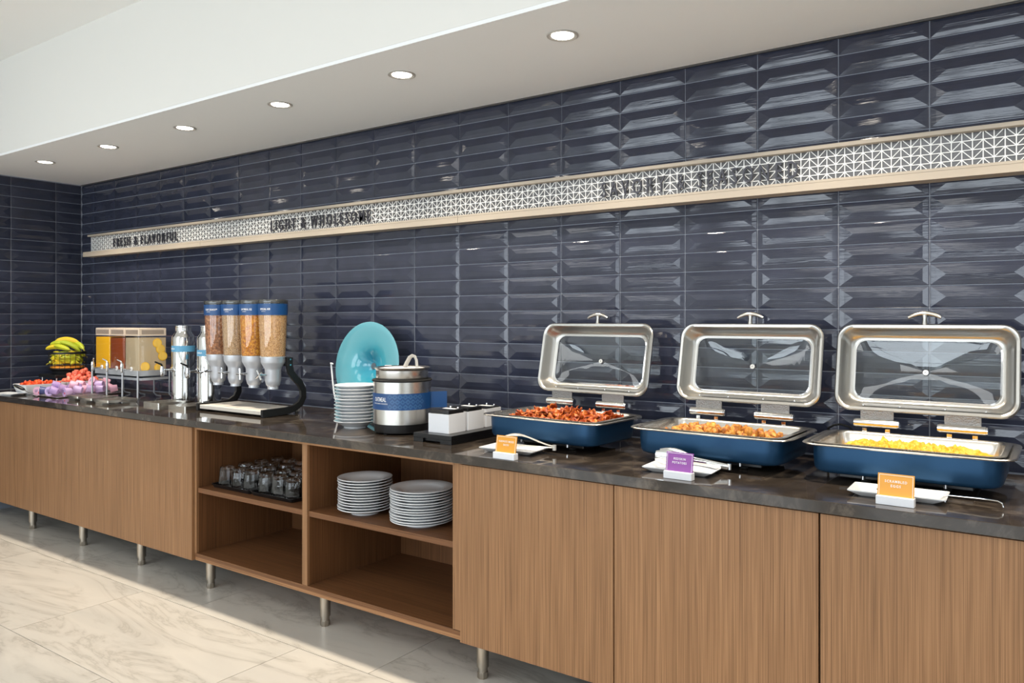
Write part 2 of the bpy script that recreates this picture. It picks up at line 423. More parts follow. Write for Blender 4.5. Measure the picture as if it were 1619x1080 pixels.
# glazed hip-roof tiles
def tile_mb(w, h, li=True, ri=True, ctop=0.0):
    g = 0.0016; x0, x1 = g, w - g; z0, z1 = g, h - g; b = 0.0022
    zm = h / 2 if ctop == 0 else PZ / 2; e = 0.052; ys, yt, yr = 0.0, -0.0026, -0.0088
    rx0 = x0 + e if li else x0; rx1 = x1 - e if ri else x1
    i1 = 0.013; k1 = i1 / (zm - z0 - b); ym = -0.0060
    V = [(x0, ys, z0), (x1, ys, z0), (x1, ys, z1), (x0, ys, z1),
         (x0, yt, z0), (x1, yt, z0), (x1, yt, z1), (x0, yt, z1),
         (x0 + b, yt - 0.0008, z0 + b), (x1 - b, yt - 0.0008, z0 + b), (x1 - b, yt - 0.0008, z1 - b), (x0 + b, yt - 0.0008, z1 - b)]
    R0 = (rx0 if li else x0 + b, yr, zm); R1 = (rx1 if ri else x1 - b, yr, zm)
    for q, rp in ((8, R0), (9, R1), (10, R1), (11, R0)):
        o_ = V[q]; V.append((o_[0] + (rp[0] - o_[0]) * k1, ym, o_[2] + (rp[2] - o_[2]) * k1))
    V += [R0, R1]
    F = [(0, 1, 5, 4), (1, 2, 6, 5), (2, 3, 7, 6), (3, 0, 4, 7), (4, 5, 9, 8), (5, 6, 10, 9), (6, 7, 11, 10), (7, 4, 8, 11),
         (8, 9, 13, 12), (9, 10, 14, 13), (10, 11, 15, 14), (11, 8, 12, 15), (12, 13, 17, 16), (14, 15, 16, 17), (13, 14, 17), (15, 12, 16)]
    return MB().add(V, F)
tile_cache = {}
def tile_mesh(w, h, li, ri):
    k = (round(w, 4), round(h, 4), li, ri)
    if k not in tile_cache:
        me = tile_mb(w, h, li, ri, 0 if abs(h - PZ) < 1e-4 else 1).mesh('tile'); me.materials.append(M['navy']); tile_cache[k] = me
    return tile_cache[k]
rows = [(2.397 - PZ * (j - 1), 2.397 - PZ * (j - 2)) for j in range(1, 21)]
rows[0] = (2.397, ZC - 0.006)
Xk = lambda k: -0.409 - PX * (20 - k)
rest = MB()
for k in range(0, 37):
    x0 = max(Xk(k), XL + 0.008); x1 = Xk(k + 1)
    for (z0, z1) in rows:
        z0 = max(z0, CT + 0.001)
        me = tile_mesh(x1 - x0, z1 - z0, k > 0, True)
        if 7 <= k <= 21:
            part('tile', me, None, wall_back, loc=(x0, 0, z0))
        else:
            o = len(rest.v); mv = [(p.co.x + x0, p.co.y, p.co.z + z0) for p in me.vertices]
            rest.add(mv, [tuple(q.vertices) for q in me.polygons])
low = [(2.397 - PZ * (j - 1), 2.397 - PZ * (j - 2)) for j in range(21, 32)]
for k in range(26, 37):
    for (z0, z1) in low:
        z0 = max(z0, 0.001)
        if z1 - z0 < 0.03: continue
        me = tile_mesh(PX, z1 - z0, True, True)
        rest.add([(p.co.x + Xk(k), p.co.y, p.co.z + z0) for p in me.vertices], [tuple(q.vertices) for q in me.polygons])
part('tile_field', rest, M['navy'], wall_back, kind='stuff')
lowl = MB()
for ya in (-0.197 - PX * 3, -0.197 - PX * 4):
    for (z0, z1) in low:
        z0 = max(z0, 0.001)
        if z1 - z0 < 0.03: continue
        me = tile_mesh(PX, z1 - z0, True, True)
        lowl.add([(XL - p.co.y, ya + p.co.x, p.co.z + z0) for p in me.vertices], [tuple(q.vertices) for q in me.polygons])
part('tile_field', lowl, M['navy'], wall_left, kind='stuff')
# left wall: same tiles turned a quarter
yk = [-0.197 - PX * i for i in range(0, 5)]
ends = [0.0 - 0.009] + yk
for i in range(len(ends) - 1):
    ya, yb = ends[i + 1], ends[i]
    for (z0, z1) in rows:
        z0 = max(z0, CT + 0.001)
        me = tile_mesh(yb - ya, z1 - z0, True, i > 0)
        part('tile', me, None, wall_left, loc=(XL, ya, z0), rot=(0, 0, R(90)))

# downlights
def downlight(x, i):
    t = thing('downlight', '%s recessed ceiling downlight counting from the tiled corner' % ORD[i], 'ceiling light', (x, -0.603, ZC), 0, 'row of recessed downlights in the soffit')
    g = MB(); g.lathe([(0.060, 0.0), (0.060, -0.004), (0.056, -0.006), (0.045, -0.0035), (0.042, 0.0)], 32, cap=False, closed=True)
    part('trim_ring', g, M['lamp_trim'], t)
    part('lens', MB().lathe([(0.0415, -0.0005), (0.0415, -0.003), (0.001, -0.0035)], 32), M['lens'], t)
    area_light('downlight_lamp', (0, 0, -0.006), (0, 0, 0), 0.07, 0.07, 11.5, (1.0, 0.88, 0.72), t, 'DISK', 115)
for i in range(9): downlight(-5.740 + 0.8333 * i, i)
# ------------------------------------------------------------ sign band
SX0, SX1 = -6.32, 1.44
sign = thing('menu_sign_band', 'long white lattice sign band with beige rails mounted on the navy tiles', 'sign', (0, 0, 0))
segs = [(SX0, -4.752), (-4.750, -2.529), (-2.527, -0.30 + 0.0), (-0.298, SX1)]
segs = [(SX0, -4.751), (-4.749, -2.528), (-2.526, SX1)]
for x0, x1 in segs:
    part('backing_panel', MB().box(x0, x1, -0.020, -0.0085, 1.915, 2.050), M['panel'], sign)
    part('upper_rail', MB().box(x0, x1, -0.051, -0.0085, 2.043, 2.058), M['beige'], sign, bevel=0.001)
    g = MB(); g.box(x0, x1, -0.0845, -0.0085, 1.912, 1.9215); g.box(x0, x1, -0.0855, -0.0085, 1.884, 1.911)
    part('lower_rail', g, M['beige'], sign)
px_ = 0.0322; lat = MB()
def bar2(xa, za, xb, zb, w=0.0017, y0=-0.0236, y1=-0.0202):
    d = Vector((xb - xa, 0, zb - za)); l = d.length
    if l < 1e-5: return
    d /= l; nrm = Vector((-d.z, 0, d.x)) * w
    A, B = Vector((xa, 0, za)), Vector((xb, 0, zb))
    pts = [A - nrm, B - nrm, B + nrm, A + nrm]
    lat.add([(p.x, y0, p.z) for p in pts] + [(p.x, y1, p.z) for p in pts], [(0, 1, 2, 3), (0, 4, 5, 1), (2, 6, 7, 3), (1, 5, 6, 2), (3, 7, 4, 0)])
ZT, ZB = 2.0425, 1.9225
zr = [2.048, 2.0155, 1.983, 1.951, 1.9185]
def clipbar(xa, za, xb, zb, **k):
    # clip to ZB..ZT
    if za < zb: xa, za, xb, zb = xb, zb, xa, za
    if za > ZT: t = (za - ZT) / (za - zb); xa += (xb - xa) * t; za = ZT
    if zb < ZB: t = (ZB - zb) / (za - zb); xb += (xa - xb) * t; zb = ZB
    bar2(xa, za, xb, zb, **k)
kx0 = int(math.ceil((SX0 + 0.37) / px_)); kx1 = int((SX1 + 0.37) / px_)
for k in range(kx0, kx1 + 1):
    x = -0.37 + k * px_
    bar2(x, ZB, x, ZT)
    if k < kx1:
        for j in range(4):
            if k % 2 == 0: clipbar(x, zr[j], x + px_, zr[j + 1], w=0.0015, y0=-0.0233)
            else: clipbar(x, zr[j + 1], x + px_, zr[j], w=0.0015, y0=-0.0233)
for j in (1, 2, 3): bar2(SX0 + 0.005, zr[j], SX1, zr[j], w=0.0016, y0=-0.0239)
bar2(SX0 + 0.004, ZB, SX0 + 0.004, ZT, w=0.003)
part('lattice', lat, M['lattice'], sign)
for s_, x0, x1 in (('FRESH & FLAVORFUL', -5.953, -5.10), ('LIGHT & WHOLESOME', -4.071, -3.20), ('SAVORY & SEASONED', -1.728, -0.861)):
    vs, fs = text_mesh(s_, 0.070, x1 - x0, 0.004, 1.6, 0.004)
    for nv, nf in islands(vs, fs):
        part('letter', MB().add([(x0 + p[0], -0.036 - p[2], 1.9460 + p[1]) for p in nv], [tuple(reversed(f)) for f in nf]), M['letter'], sign)

# ------------------------------------------------------------ worktop and cabinets
wt = part('worktop', MB().box(XL + 0.012, 1.445, -0.776, -0.012, 0.845, CT), M['quartz'], bevel=0.0018)
tag(wt, 'long dark brown quartz worktop running along the tiled wall', 'worktop')
ZD = 0.148
def leg_parts(par, x, y):
    lg = part('leg', MB().lathe([(0.024, 0.045), (0.024, ZD)], 20), M['nickel'], par, loc=(x, y, 0))
    g = MB().lathe([(0.020, 0.0), (0.0215, 0.004), (0.0215, 0.026)], 8); g.lathe([(0.019, 0.026), (0.019, 0.046)], 16)
    part('foot', g, M['nickel'], lg)
def door_unit(x0, x1, label, gap, legs, edge=False):
    t = thing('base_cabinet', label, 'cabinet', ((x0 + x1) / 2, -0.40, 0)); w = x1 - x0
    part('carcass', MB().box(-w / 2 + 0.001, w / 2 - 0.001, -0.334, 0.38, ZD + 0.004, 0.843), M['dark_in'], t)
    part('door', MB().box(-w / 2 + gap / 2, w / 2 - gap / 2, -0.355, -0.336, ZD, 0.838), M['wood_v'], t, bevel=0.0007)
    for lx in legs: leg_parts(t, lx - (x0 + x1) / 2, -0.285)
door_unit(-6.495, -5.812, 'walnut cabinet front in the far left corner', 0.0012, (-6.38,))
door_unit(-5.812, -5.127, 'walnut cabinet front below the drink dispensers, second from the corner', 0.0012, (-5.725,))
door_unit(-5.127, -4.443, 'walnut cabinet front below the steel milk urns, third from the corner', 0.0012, (-5.044,))
door_unit(-4.443, -3.757, 'walnut cabinet front directly left of the open shelves', 0.0012, (-4.373,))
door_unit(-1.949, -1.272, 'walnut cabinet front directly right of the open shelves, below the bacon', 0.003, (-1.921 + 0.03, -1.30))
door_unit(-1.272, -0.596, 'walnut cabinet front below the potatoes chafing dish', 0.006, (-0.63,))
door_unit(-0.596, 0.080, 'walnut cabinet front below the scrambled eggs, at the right', 0.006, (0.04,))
door_unit(0.080, 0.757, 'walnut cabinet front beyond the scrambled eggs, outside the view', 0.006, (0.72,))
door_unit(0.757, 1.434, 'walnut cabinet front at the far right end of the worktop', 0.006, (1.40,))
# open unit
ou = thing('open_shelf_cabinet', 'open walnut cabinet with four compartments holding glasses and plates', 'cabinet', (-2.853, -0.40, 0))
def ob(name, x0, x1, y0, y1, z0, z1, m, **k):
    return part(name, MB().box(x0 + 2.853, x1 + 2.853, y0 + 0.40, y1 + 0.40, z0, z1), M[m], ou, **k)
ob('side_panel', -3.755, -3.737, -0.742, -0.14, ZD + 0.035, 0.843, 'wood_v', bevel=0.0006)
ob('side_panel', -1.996, -1.951, -0.742, -0.14, ZD + 0.035, 0.843, 'wood_v', bevel=0.0006)
ob('divider', -2.899, -2.864, -0.742, -0.145, 0.186, 0.829, 'wood_v', bevel=0.0006)
ob('top_panel', -3.737, -1.996, -0.742, -0.14, 0.829, 0.843, 'edge', bevel=0.0005)
ob('bottom_panel', -3.755, -1.951, -0.742, -0.14, 0.166, 0.186, 'wood_h_shaded', bevel=0.0005)
ob('plinth_rail', -3.755, -1.951, -0.738, -0.14, ZD, 0.1655, 'edge', bevel=0.0005)
ob('back_panel', -3.755, -1.951, -0.14, -0.125, ZD + 0.02, 0.843, 'wood_in_shaded')
ob('shelf', -3.7355, -2.9005, -0.735, -0.1425, 0.501, 0.526, 'wood_h_shaded', bevel=0.0006)
ob('shelf', -2.8625, -1.9975, -0.735, -0.1425, 0.501, 0.526, 'wood_h_shaded', bevel=0.0006)
for xa in (-3.7368, -2.9002, -2.8638, -1.9972): ob('shaded_inner_face', xa, xa + 0.001, -0.730, -0.142, 0.187, 0.8285, 'wood_in_shaded')  # thin sheets carrying the darkened tint that stands for interior shade
for lx in (-3.699, -2.809): leg_parts(ou, lx + 2.853, -0.285)

# ------------------------------------------------------------ chafing dishes
LB = -0.150
def chafer(x, label, rot=0, plug=False):
    t = thing('chafing_dish', label, 'chafing dish', (x, -0.345, CT), rot)
    # base frame
    g = MB(); g.box(-0.19, 0.19, -0.12, 0.12, 0.014, 0.028)
    part('base_frame', g, M['black'], t, bevel=0.003)
    for fx in (-0.115, 0.115):
        for fy in (-0.085, 0.085):
            f = part('foot', MB().lathe([(0.013, 0.001), (0.015, 0.003), (0.015, 0.010), (0.011, 0.0145)], 14), M['rubber'], t, loc=(fx, fy, 0))
            part('bolt', MB().lathe([(0.006, 0.0145), (0.006, 0.0275)], 10), M['chrome'], f, loc=(0, -0.037 if fy < 0 else 0, 0))
    # body
    loops = [rr(0.46, 0.27, 0.04, 0.030), rr(0.50, 0.312, 0.05, 0.031), rr(0.522, 0.332, 0.055, 0.036), rr(0.532, 0.342, 0.058, 0.046), rr(0.536, 0.346, 0.058, 0.08), rr(0.538, 0.348, 0.058, 0.1165), rr(0.532, 0.342, 0.055, 0.1165), rr(0.526, 0.336, 0.054, 0.046), rr(0.5, 0.31, 0.05, 0.036)]
    part('body', MB().loft(loops, True, True), M['blue'], t)
    # water pan rim + well
    loops = [rr(0.590, 0.365, 0.055, 0.1175), rr(0.600, 0.374, 0.060, 0.1185), rr(0.602, 0.376, 0.061, 0.1215), rr(0.596, 0.371, 0.058, 0.1245), rr(0.582, 0.362, 0.054, 0.1245),
             rr(0.560, 0.352, 0.050, 0.1225), rr(0.555, 0.350, 0.048, 0.1205), rr(0.54, 0.345, 0.048, 0.118)]
    part('water_pan', MB().loft(loops, False, False, True), M['steel'], t)
    # food pan
    loops = [rr(0.548, 0.342, 0.046, 0.1245), rr(0.550, 0.344, 0.046, 0.1275), rr(0.540, 0.336, 0.042, 0.1285), rr(0.520, 0.322, 0.040, 0.1275), rr(0.508, 0.310, 0.038, 0.121),
             rr(0.498, 0.300, 0.040, 0.075), rr(0.470, 0.272, 0.035, 0.066)]
    part('food_pan', MB().loft(loops, False, True), M['steel'], t)
    # hinges
    for hx in (-0.135, 0.130):
        h = part('hinge', MB().tube([(hx - 0.068, 0.182, 0.156), (hx + 0.068, 0.182, 0.156)], 0.0155, 18), M['mirror_steel'], t)
        part('hinge_cap', MB().tube([(hx - 0.073, 0.182, 0.156), (hx - 0.0685, 0.182, 0.156)], 0.0135, 14), M['chrome'], h)
        part('hinge_cap', MB().tube([(hx + 0.0685, 0.182, 0.156), (hx + 0.073, 0.182, 0.156)], 0.0135, 14), M['chrome'], h)
        for q in (-0.045, 0.03): part('bracket', MB().box(hx + q, hx + q + 0.015, 0.174, 0.19, 0.1235, 0.139), M['chrome'], h)
        part('hinge_plate', MB().box(hx - 0.054, hx + 0.054, 0.190, 0.195, 0.168, 0.200), M['hinge_plate'], h)
    # lid, hinged open: local X, V (up), N (towards the room)
    th = R(12)
    O = Vector((0.006, 0.200, 0.196)); U = Vector((1, 0, 0)); V = Vector((0, math.sin(th), math.cos(th))); Nn = Vector((0, -math.cos(th), math.sin(th)))
    H = 0.312; WL = 0.574
    Mx = Matrix((( U.x, V.x, Nn.x, O.x), (U.y, V.y, Nn.y, O.y), (U.z, V.z, Nn.z, O.z), (0, 0, 0, 1)))
    def L_(w, h, r, n_, dy=0.0): return rr(w, h, r, n_, 7, 0, H / 2 + dy)
    g = MB(); g.loft([L_(WL, H, 0.055, 0.000), L_(WL, H, 0.055, 0.007), L_(WL - 0.008, H - 0.008, 0.052, 0.011), L_(WL - 0.026, H - 0.026, 0.045, 0.009),
                      L_(WL - 0.034, H - 0.034, 0.042, 0.004), L_(WL - 0.044, H - 0.042, 0.042, -0.008), L_(WL - 0.060, H - 0.054, 0.045, -0.024), L_(WL - 0.076, H - 0.066, 0.045, -0.036), L_(WL - 0.094, H - 0.080, 0.045, -0.043),
                      L_(WL - 0.108, H - 0.092, 0.042, -0.0435), L_(WL - 0.108, H - 0.092, 0.042, -0.047), L_(WL - 0.070, H - 0.056, 0.046, -0.040), L_(WL - 0.036, H - 0.034, 0.046, -0.014), L_(WL - 0.03, H - 0.03, 0.05, 0.0)], False, False, True)
    lid = part('lid_frame', g.xf(Mx), M['lid_steel'], t)
    gl = MB(); sc = [1, 0.93, 0.85, 0.76, 0.66, 0.55, 0.43, 0.3, 0.17, 0.05]
    W2, H2 = WL - 0.106, H - 0.090
    def dome(s_, n0): return [(p[0], p[1], n0 - 0.022 * (1 - (2 * p[0] / W2) ** 2) * (1 - (2 * (p[1] - H / 2) / H2) ** 2)) for p in L_(W2 * s_, H2 * s_, 0.042 * s_, 0)]
    fr = [dome(s_, -0.0442) for s_ in sc]; bk = [dome(s_, -0.0465) for s_ in reversed(sc)]
    gl.loft(fr + bk, False, False, True)
    gl.v = gl.v; part('lid_glass', gl.xf(Mx), M['glass'], lid)
    # window gasket
    g = MB(); g.loft([L_(W2 - 0.002, H2 - 0.002, 0.041, -0.043), L_(W2 - 0.012, H2 - 0.012, 0.036, -0.0415), L_(W2 - 0.012, H2 - 0.012, 0.036, -0.0435)], False, False, True)
    part('glass_rim', g.xf(Mx), M['chrome'], lid)
    # knob screw through the glass
    g = MB(); g.lathe([(0.0105, -0.0655), (0.0105, -0.060), (0.0095, -0.058), (0.003, -0.058), (0.002, -0.061)], 20, (0, H / 2 - 0.003, 0)); g.lathe([(0.0085, -0.075), (0.0085, -0.0695)], 14, (0, H / 2 - 0.003, 0))
    part('steam_vent', g.xf(Mx), M['steel'], lid)
    for q in (-0.19, -0.07, 0.07, 0.19):
        part('rivet', MB().lathe([(0.0035, 0.0), (0.003, 0.002), (0.001, 0.0028)], 8, (q, 0.022, -0.0085)).xf(Mx), M['chrome'], lid)
    # T handle at the top edge
    g = MB(); g.tube([(0.0, H - 0.004, 0.0), (0.0, H + 0.018, 0.002), (0, H + 0.034, 0.004)], [0.010, 0.0075, 0.010], 10)
    pts = [(-0.052 + 0.104 * i / 10, H + 0.040 - 0.016 * ((i - 5) / 5) ** 2, 0.005) for i in range(11)]
    g.tube(pts, [0.0045, 0.0065, 0.007, 0.0075, 0.008, 0.0085, 0.008, 0.0075, 0.007, 0.0065, 0.0045], 10)
    part('lid_handle', g.xf(Mx), M['lid_steel'], lid)
    return t
chafer(-1.742, 'blue chafing dish with open glass lid, heaped with bacon', R(-3))
chafer(-1.046, 'blue chafing dish with open glass lid, filled with roast potatoes', R(-1.5))
chafer(-0.420, 'blue chafing dish with open glass lid, filled with yellow scrambled eggs')

# power lead behind the egg dish
g = MB(); g.tube([(-0.74, -0.07, CT + 0.115), (-0.715, -0.09, CT + 0.13), (-0.69, -0.10, CT + 0.136), (-0.66, -0.105, CT + 0.131), (-0.645, -0.10, CT + 0.115), (-0.64, -0.07, CT + 0.06), (-0.66, -0.05, CT + 0.006), (-0.75, -0.045, CT + 0.005), (-0.745, -0.05, CT + 0.06), (-0.74, -0.07, CT + 0.115)], 0.004, 8)
tag(part('power_lead', g, M['rubber']), 'black power lead looped behind the scrambled eggs dish', 'cable')

# food -----------------------------------------------------------
def bacon_mesh(seed):
    r_ = random.Random(seed); g = MB(); n = 12; L_ = r_.uniform(0.06, 0.11); w = r_.uniform(0.013, 0.019)
    vs = []; fs = []
    ph = r_.uniform(0, 6); tw = r_.uniform(-2.2, 2.2); fq = r_.uniform(12, 20)
    for i in range(n + 1):
        t_ = i / n; x = (t_ - 0.5) * L_; z = 0.006 * math.sin(fq * t_ + ph) + r_.uniform(-0.0015, 0.0015); a_ = tw * (t_ - 0.5) + 0.5 * math.sin(9 * t_ + ph)
        for s_ in (-1, -0.3, 0.4, 1):
            ww = w * (1 + r_.uniform(-0.25, 0.25)) * (0.6 if i in (0, n) else 1)
            dz = 0.003 * math.sin(4 * s_ + 7 * t_ + ph)
            vs.append((x, s_ * ww * math.cos(a_) + 0.004 * math.sin(8 * t_ + ph), z + s_ * ww * math.sin(a_) + dz))
    for i in range(n):
        for j in range(3): k = i * 4 + j; fs.append((k, k + 1, k + 5, k + 4))
    g.add(vs, fs, True); me = g.mesh('bacon_rasher'); me.materials.append(M['bacon']); return me
def solid(o, th_):
    m_ = o.modifiers.new('thickness', 'SOLIDIFY'); m_.thickness = th_
bm_ = [bacon_mesh(s_) for s_ in range(9)]
cx, cy = -1.742, -0.345
for i in range(150):
    u = rnd.uniform(-1, 1); v_ = rnd.uniform(-1, 1)
    hgt = 0.045 * (1 - abs(u) ** 2.2 * 0.75) * (1 - abs(v_) ** 2 * 0.55)
    x = cx + 0.01 + u * 0.205; y = cy + v_ * 0.108
    z = CT + 0.094 + (0.25 + 0.75 * (i / 150)) * hgt + rnd.uniform(-0.004, 0.008)
    o = part('bacon_rasher', bm_[i % 9], None, loc=(x, y, z), rot=(rnd.uniform(-0.7, 0.7), rnd.uniform(-0.45, 0.45), rnd.uniform(0, PI)))
    solid(o, 0.0022)
    tag(o, 'crisp red brown bacon rasher in the heaped chafing dish', 'bacon', 'bacon rashers in the chafing dish')

def lump_mesh(name, seed, sx, sy, sz, m, cubic=0.0, sub=2, amp=0.22):
    import bmesh
    b = bmesh.new(); bmesh.ops.create_icosphere(b, subdivisions=sub, radius=1.0)
    off = Vector((seed * 3.1, seed * 1.7, 0))
    for q in b.verts:
        p = q.co.normalized()
        if cubic: 
            mxx = max(abs(p.x), abs(p.y), abs(p.z)); p = p.lerp(p / mxx, cubic)
        p = p * (1 + amp * noise.noise(p * 1.4 + off))
        q.co = Vector((p.x * sx, p.y * sy, p.z * sz))
    me = bpy.data.meshes.new(name); b.to_mesh(me); b.free()
    me.polygons.foreach_set('use_smooth', [True] * len(me.polygons)); me.materials.append(m); me.set_sharp_from_angle(angle=R(40)); return me
pm = [lump_mesh('potato_chunk', s_, 0.016, 0.013, 0.011, M['potato'], 0.45, 2, 0.35) for s_ in range(8)]
cx = -1.046
for i in range(150):
    u = rnd.uniform(-1, 1); v_ = rnd.uniform(-1, 1)
    hgt = 0.042 * (1 - abs(u) ** 2.4 * 0.8) * (1 - abs(v_) ** 2 * 0.6)
    x = cx - 0.01 + u * 0.20; y = cy + v_ * 0.115; z = CT + 0.088 + (i / 150) * hgt
    s_ = rnd.uniform(0.75, 1.25)
    o = part('potato_chunk', pm[i % 8], None, loc=(x, y, z), rot=(rnd.uniform(0, 6), rnd.uniform(0, 6), rnd.uniform(0, 6))); o.scale = (s_, s_, s_)
    tag(o, 'browned roast potato chunk in the middle chafing dish', 'potato', 'potato chunks in the chafing dish')
# scrambled eggs: one uncountable mass
g = MB(); nx, ny = 120, 60; vs = []; fs = []
for j in range(ny + 1):
    for i in range(nx + 1):
        u, v_ = i / nx * 2 - 1, j / ny * 2 - 1
        x = u * 0.238; y = v_ * 0.138
        e = max(0.0, 1 - abs(u) ** 5) * max(0.0, 1 - abs(v_) ** 4)
        h = noise.fractal(Vector((x * 38, y * 38, 0)), 0.8, 2.1, 4)
        h2 = noise.noise(Vector((x * 10, y * 10, 5)))
        d = noise.cell_vector(Vector((x * 90, y * 90, 1)))
        vs.append((x + 0.003 * noise.noise(Vector((x * 120, y * 120, 9))), y, 0.082 + e * (0.027 + 0.018 * h + 0.014 * h2 + 0.007 * d.x)))
for j in range(ny):
    for i in range(nx): k = j * (nx + 1) + i; fs.append((k, k + 1, k + nx + 2, k + nx + 1))
g.add(vs, fs, True); o = part('scrambled_eggs', g, M['egg'], loc=(-0.420, -0.345, CT), kind='stuff')
tag(o, 'yellow scrambled eggs filling the right chafing dish', 'eggs')

# plates, tools and cards in front of the dishes -----------------
def rest_plate(x, y, rz, label, w=0.245, d=0.135):
    L0 = [rr(w * 0.74, d * 0.66, 0.006, 0.0), rr(w * 0.78, d * 0.70, 0.008, 0.001), rr(w, d, 0.006, 0.0165), rr(w, d, 0.006, 0.0190), rr(w * 0.98, d * 0.96, 0.006, 0.0190), rr(w * 0.78, d * 0.68, 0.008, 0.0050), rr(w * 0.70, d * 0.60, 0.008, 0.0045)]
    o = part('serving_plate', MB().loft(L0), M['china'], loc=(x, y, CT + 0.0005), rot=(0, 0, rz))
    return tag(o, label, 'plate', 'rectangular plates for the serving tools')
rest_plate(-1.795, -0.610, R(4), 'white rectangular plate under clear tongs, before the bacon')
rest_plate(-1.085, -0.610, R(4), 'white rectangular plate under steel tongs, before the potatoes')
rest_plate(-0.412, -0.600, R(2), 'white rectangular plate with a spoon, before the scrambled eggs', 0.26, 0.13)
def tongs(loc, rz, m, label, L_=0.235, side=False):
    t = thing('tongs', label, 'tongs', loc, rz); n = 14
    for k in (0, 1):
        pth = []; rad = []
        for i in range(n + 1):
            q = i / n; x = L_ / 2 - q * L_; bulge = math.sin(PI * min(1, max(0, (q - 0.5) / 0.5)) * 0.85) if q > 0.5 else 0
            if side:
                y = (0.030 if k else -0.014) * math.sin(q * PI * 0.62) + (0.002 if k else -0.002); z = 0.012 + 0.022 * q; r_ = 0.009 + 0.019 * bulge
            else:
                y = 0.006 * k; z = 0.008 + (0.006 if k == 0 else 0.010 + 0.042 * max(0, math.sin(PI * min(1, q * 1.05))) ** 1.0 * q + 0.018 * q); r_ = 0.008 + 0.012 * bulge
            pth.append((x, y, z)); rad.append(r_)
        g = MB()
        if side:
            g.tube(pth, rad, 12, flat=1.0)
            v2 = []
            for vi, v_ in enumerate(g.v):
                c_ = pth[min(n, vi // 12)]; v2.append((v_[0], c_[1] + (v_[1] - c_[1]) * 0.22, v_[2]))
            g.v = v2
        else: g.tube(pth, rad, 12, flat=0.3)
        part('arm', g, m, t)
    part('joint', MB().tube([(L_ / 2 + 0.002, 0.002, 0.004), (L_ / 2 + 0.002, 0.002, 0.024)], 0.008, 12), m, t)
    return t
M['clear_plastic'] = mat('clear_tongs_plastic', (206, 202, 194), 0.12, 0.3)
tongs((-1.755, -0.585, CT + 0.012), R(8), M['clear_plastic'], 'clear plastic tongs lying across the plate before the bacon', 0.24)
tongs((-1.065, -0.575, CT + 0.012), R(8), M['mirror_steel'], 'polished steel tongs lying on the plate before the potatoes', 0.25, True)
# slotted spoon with hooked handle
t = thing('serving_spoon', 'long steel spoon with hooked handle on the plate before the eggs', 'spoon', (-0.30, -0.60, CT + 0.012), R(-3))
g = MB(); g.tube([(-0.10, 0.0, 0.004), (-0.05, 0, 0.007), (0.02, 0.0, 0.010), (0.10, 0, 0.012), (0.140, 0, 0.011), (0.150, 0, 0.006), (0.153, 0, -0.004)], [0.002, 0.0024, 0.0026, 0.0032, 0.0036, 0.0036, 0.0034], 8, flat=0.8); part('handle', g, M['mirror_steel'], t)
lp = [[(-0.135 + 0.038 * s_ * math.cos(2 * PI * k / 20), 0.024 * s_ * math.sin(2 * PI * k / 20), 0.004 - 0.009 * (1 - s_ * s_)) for k in range(20)] for s_ in (1, 0.8, 0.5, 0.15)]
g = MB().loft(lp, False, True); o = part('bowl', g, M['mirror_steel'], t); solid(o, 0.0012)

def card(x, y, rz, m, lines, label, w=0.095):
    t = thing('name_card', label, 'sign', (x, y, CT + 0.0005), rz)
    part('holder', MB().box(-w / 2 - 0.002, w / 2 + 0.002, -0.014, 0.012, 0.0, 0.024), M['white_plastic'], t, bevel=0.0012)
    tl = R(-9)
    c = part('card', MB().box(-w / 2, w / 2, -0.0012, 0.0012, 0.0, 0.062), m, t, loc=(0, 0.0, 0.0235), rot=(tl, 0, 0))
    g = MB(); q = 0.0035; zt = 0.0585; xw = w / 2 - q
    g.box(-xw, xw, -0.0016, -0.0012, zt - 0.0011, zt); g.box(-xw, -xw + 0.0011, -0.0016, -0.0012, 0.002, zt - 0.0011); g.box(xw - 0.0011, xw, -0.0016, -0.0012, 0.002, zt - 0.0011)
    part('border', g, M['white_card'], c)
    g = MB(); zz = 0.0375
    for s_, wd in lines:
        vs, fs = text_mesh(s_, 0.0072, wd, 0, 1.25, 0.012, align='CENTER')
        g.add([(p[0], -0.0017, zz + p[1]) for p in vs], [tuple(f) for f in fs]); zz -= 0.0125
    part('lettering', g, M['ink'], c)
card(-1.730, -0.752, R(-1), M['orange_card'], [('HARDWOOD SMOKED', 0.070), ('BACON', 0.024)], 'orange name card on a white holder reading bacon')
card(-1.048, -0.722, R(-1), M['purple_card'], [('REDSKIN', 0.042), ('POTATOES', 0.050)], 'purple name card on a white holder reading redskin potatoes')
card(-0.400, -0.712, R(-1), M['orange_card'], [('SCRAMBLED', 0.058), ('EGGS', 0.026)], 'orange name card on a white holder reading scrambled eggs')

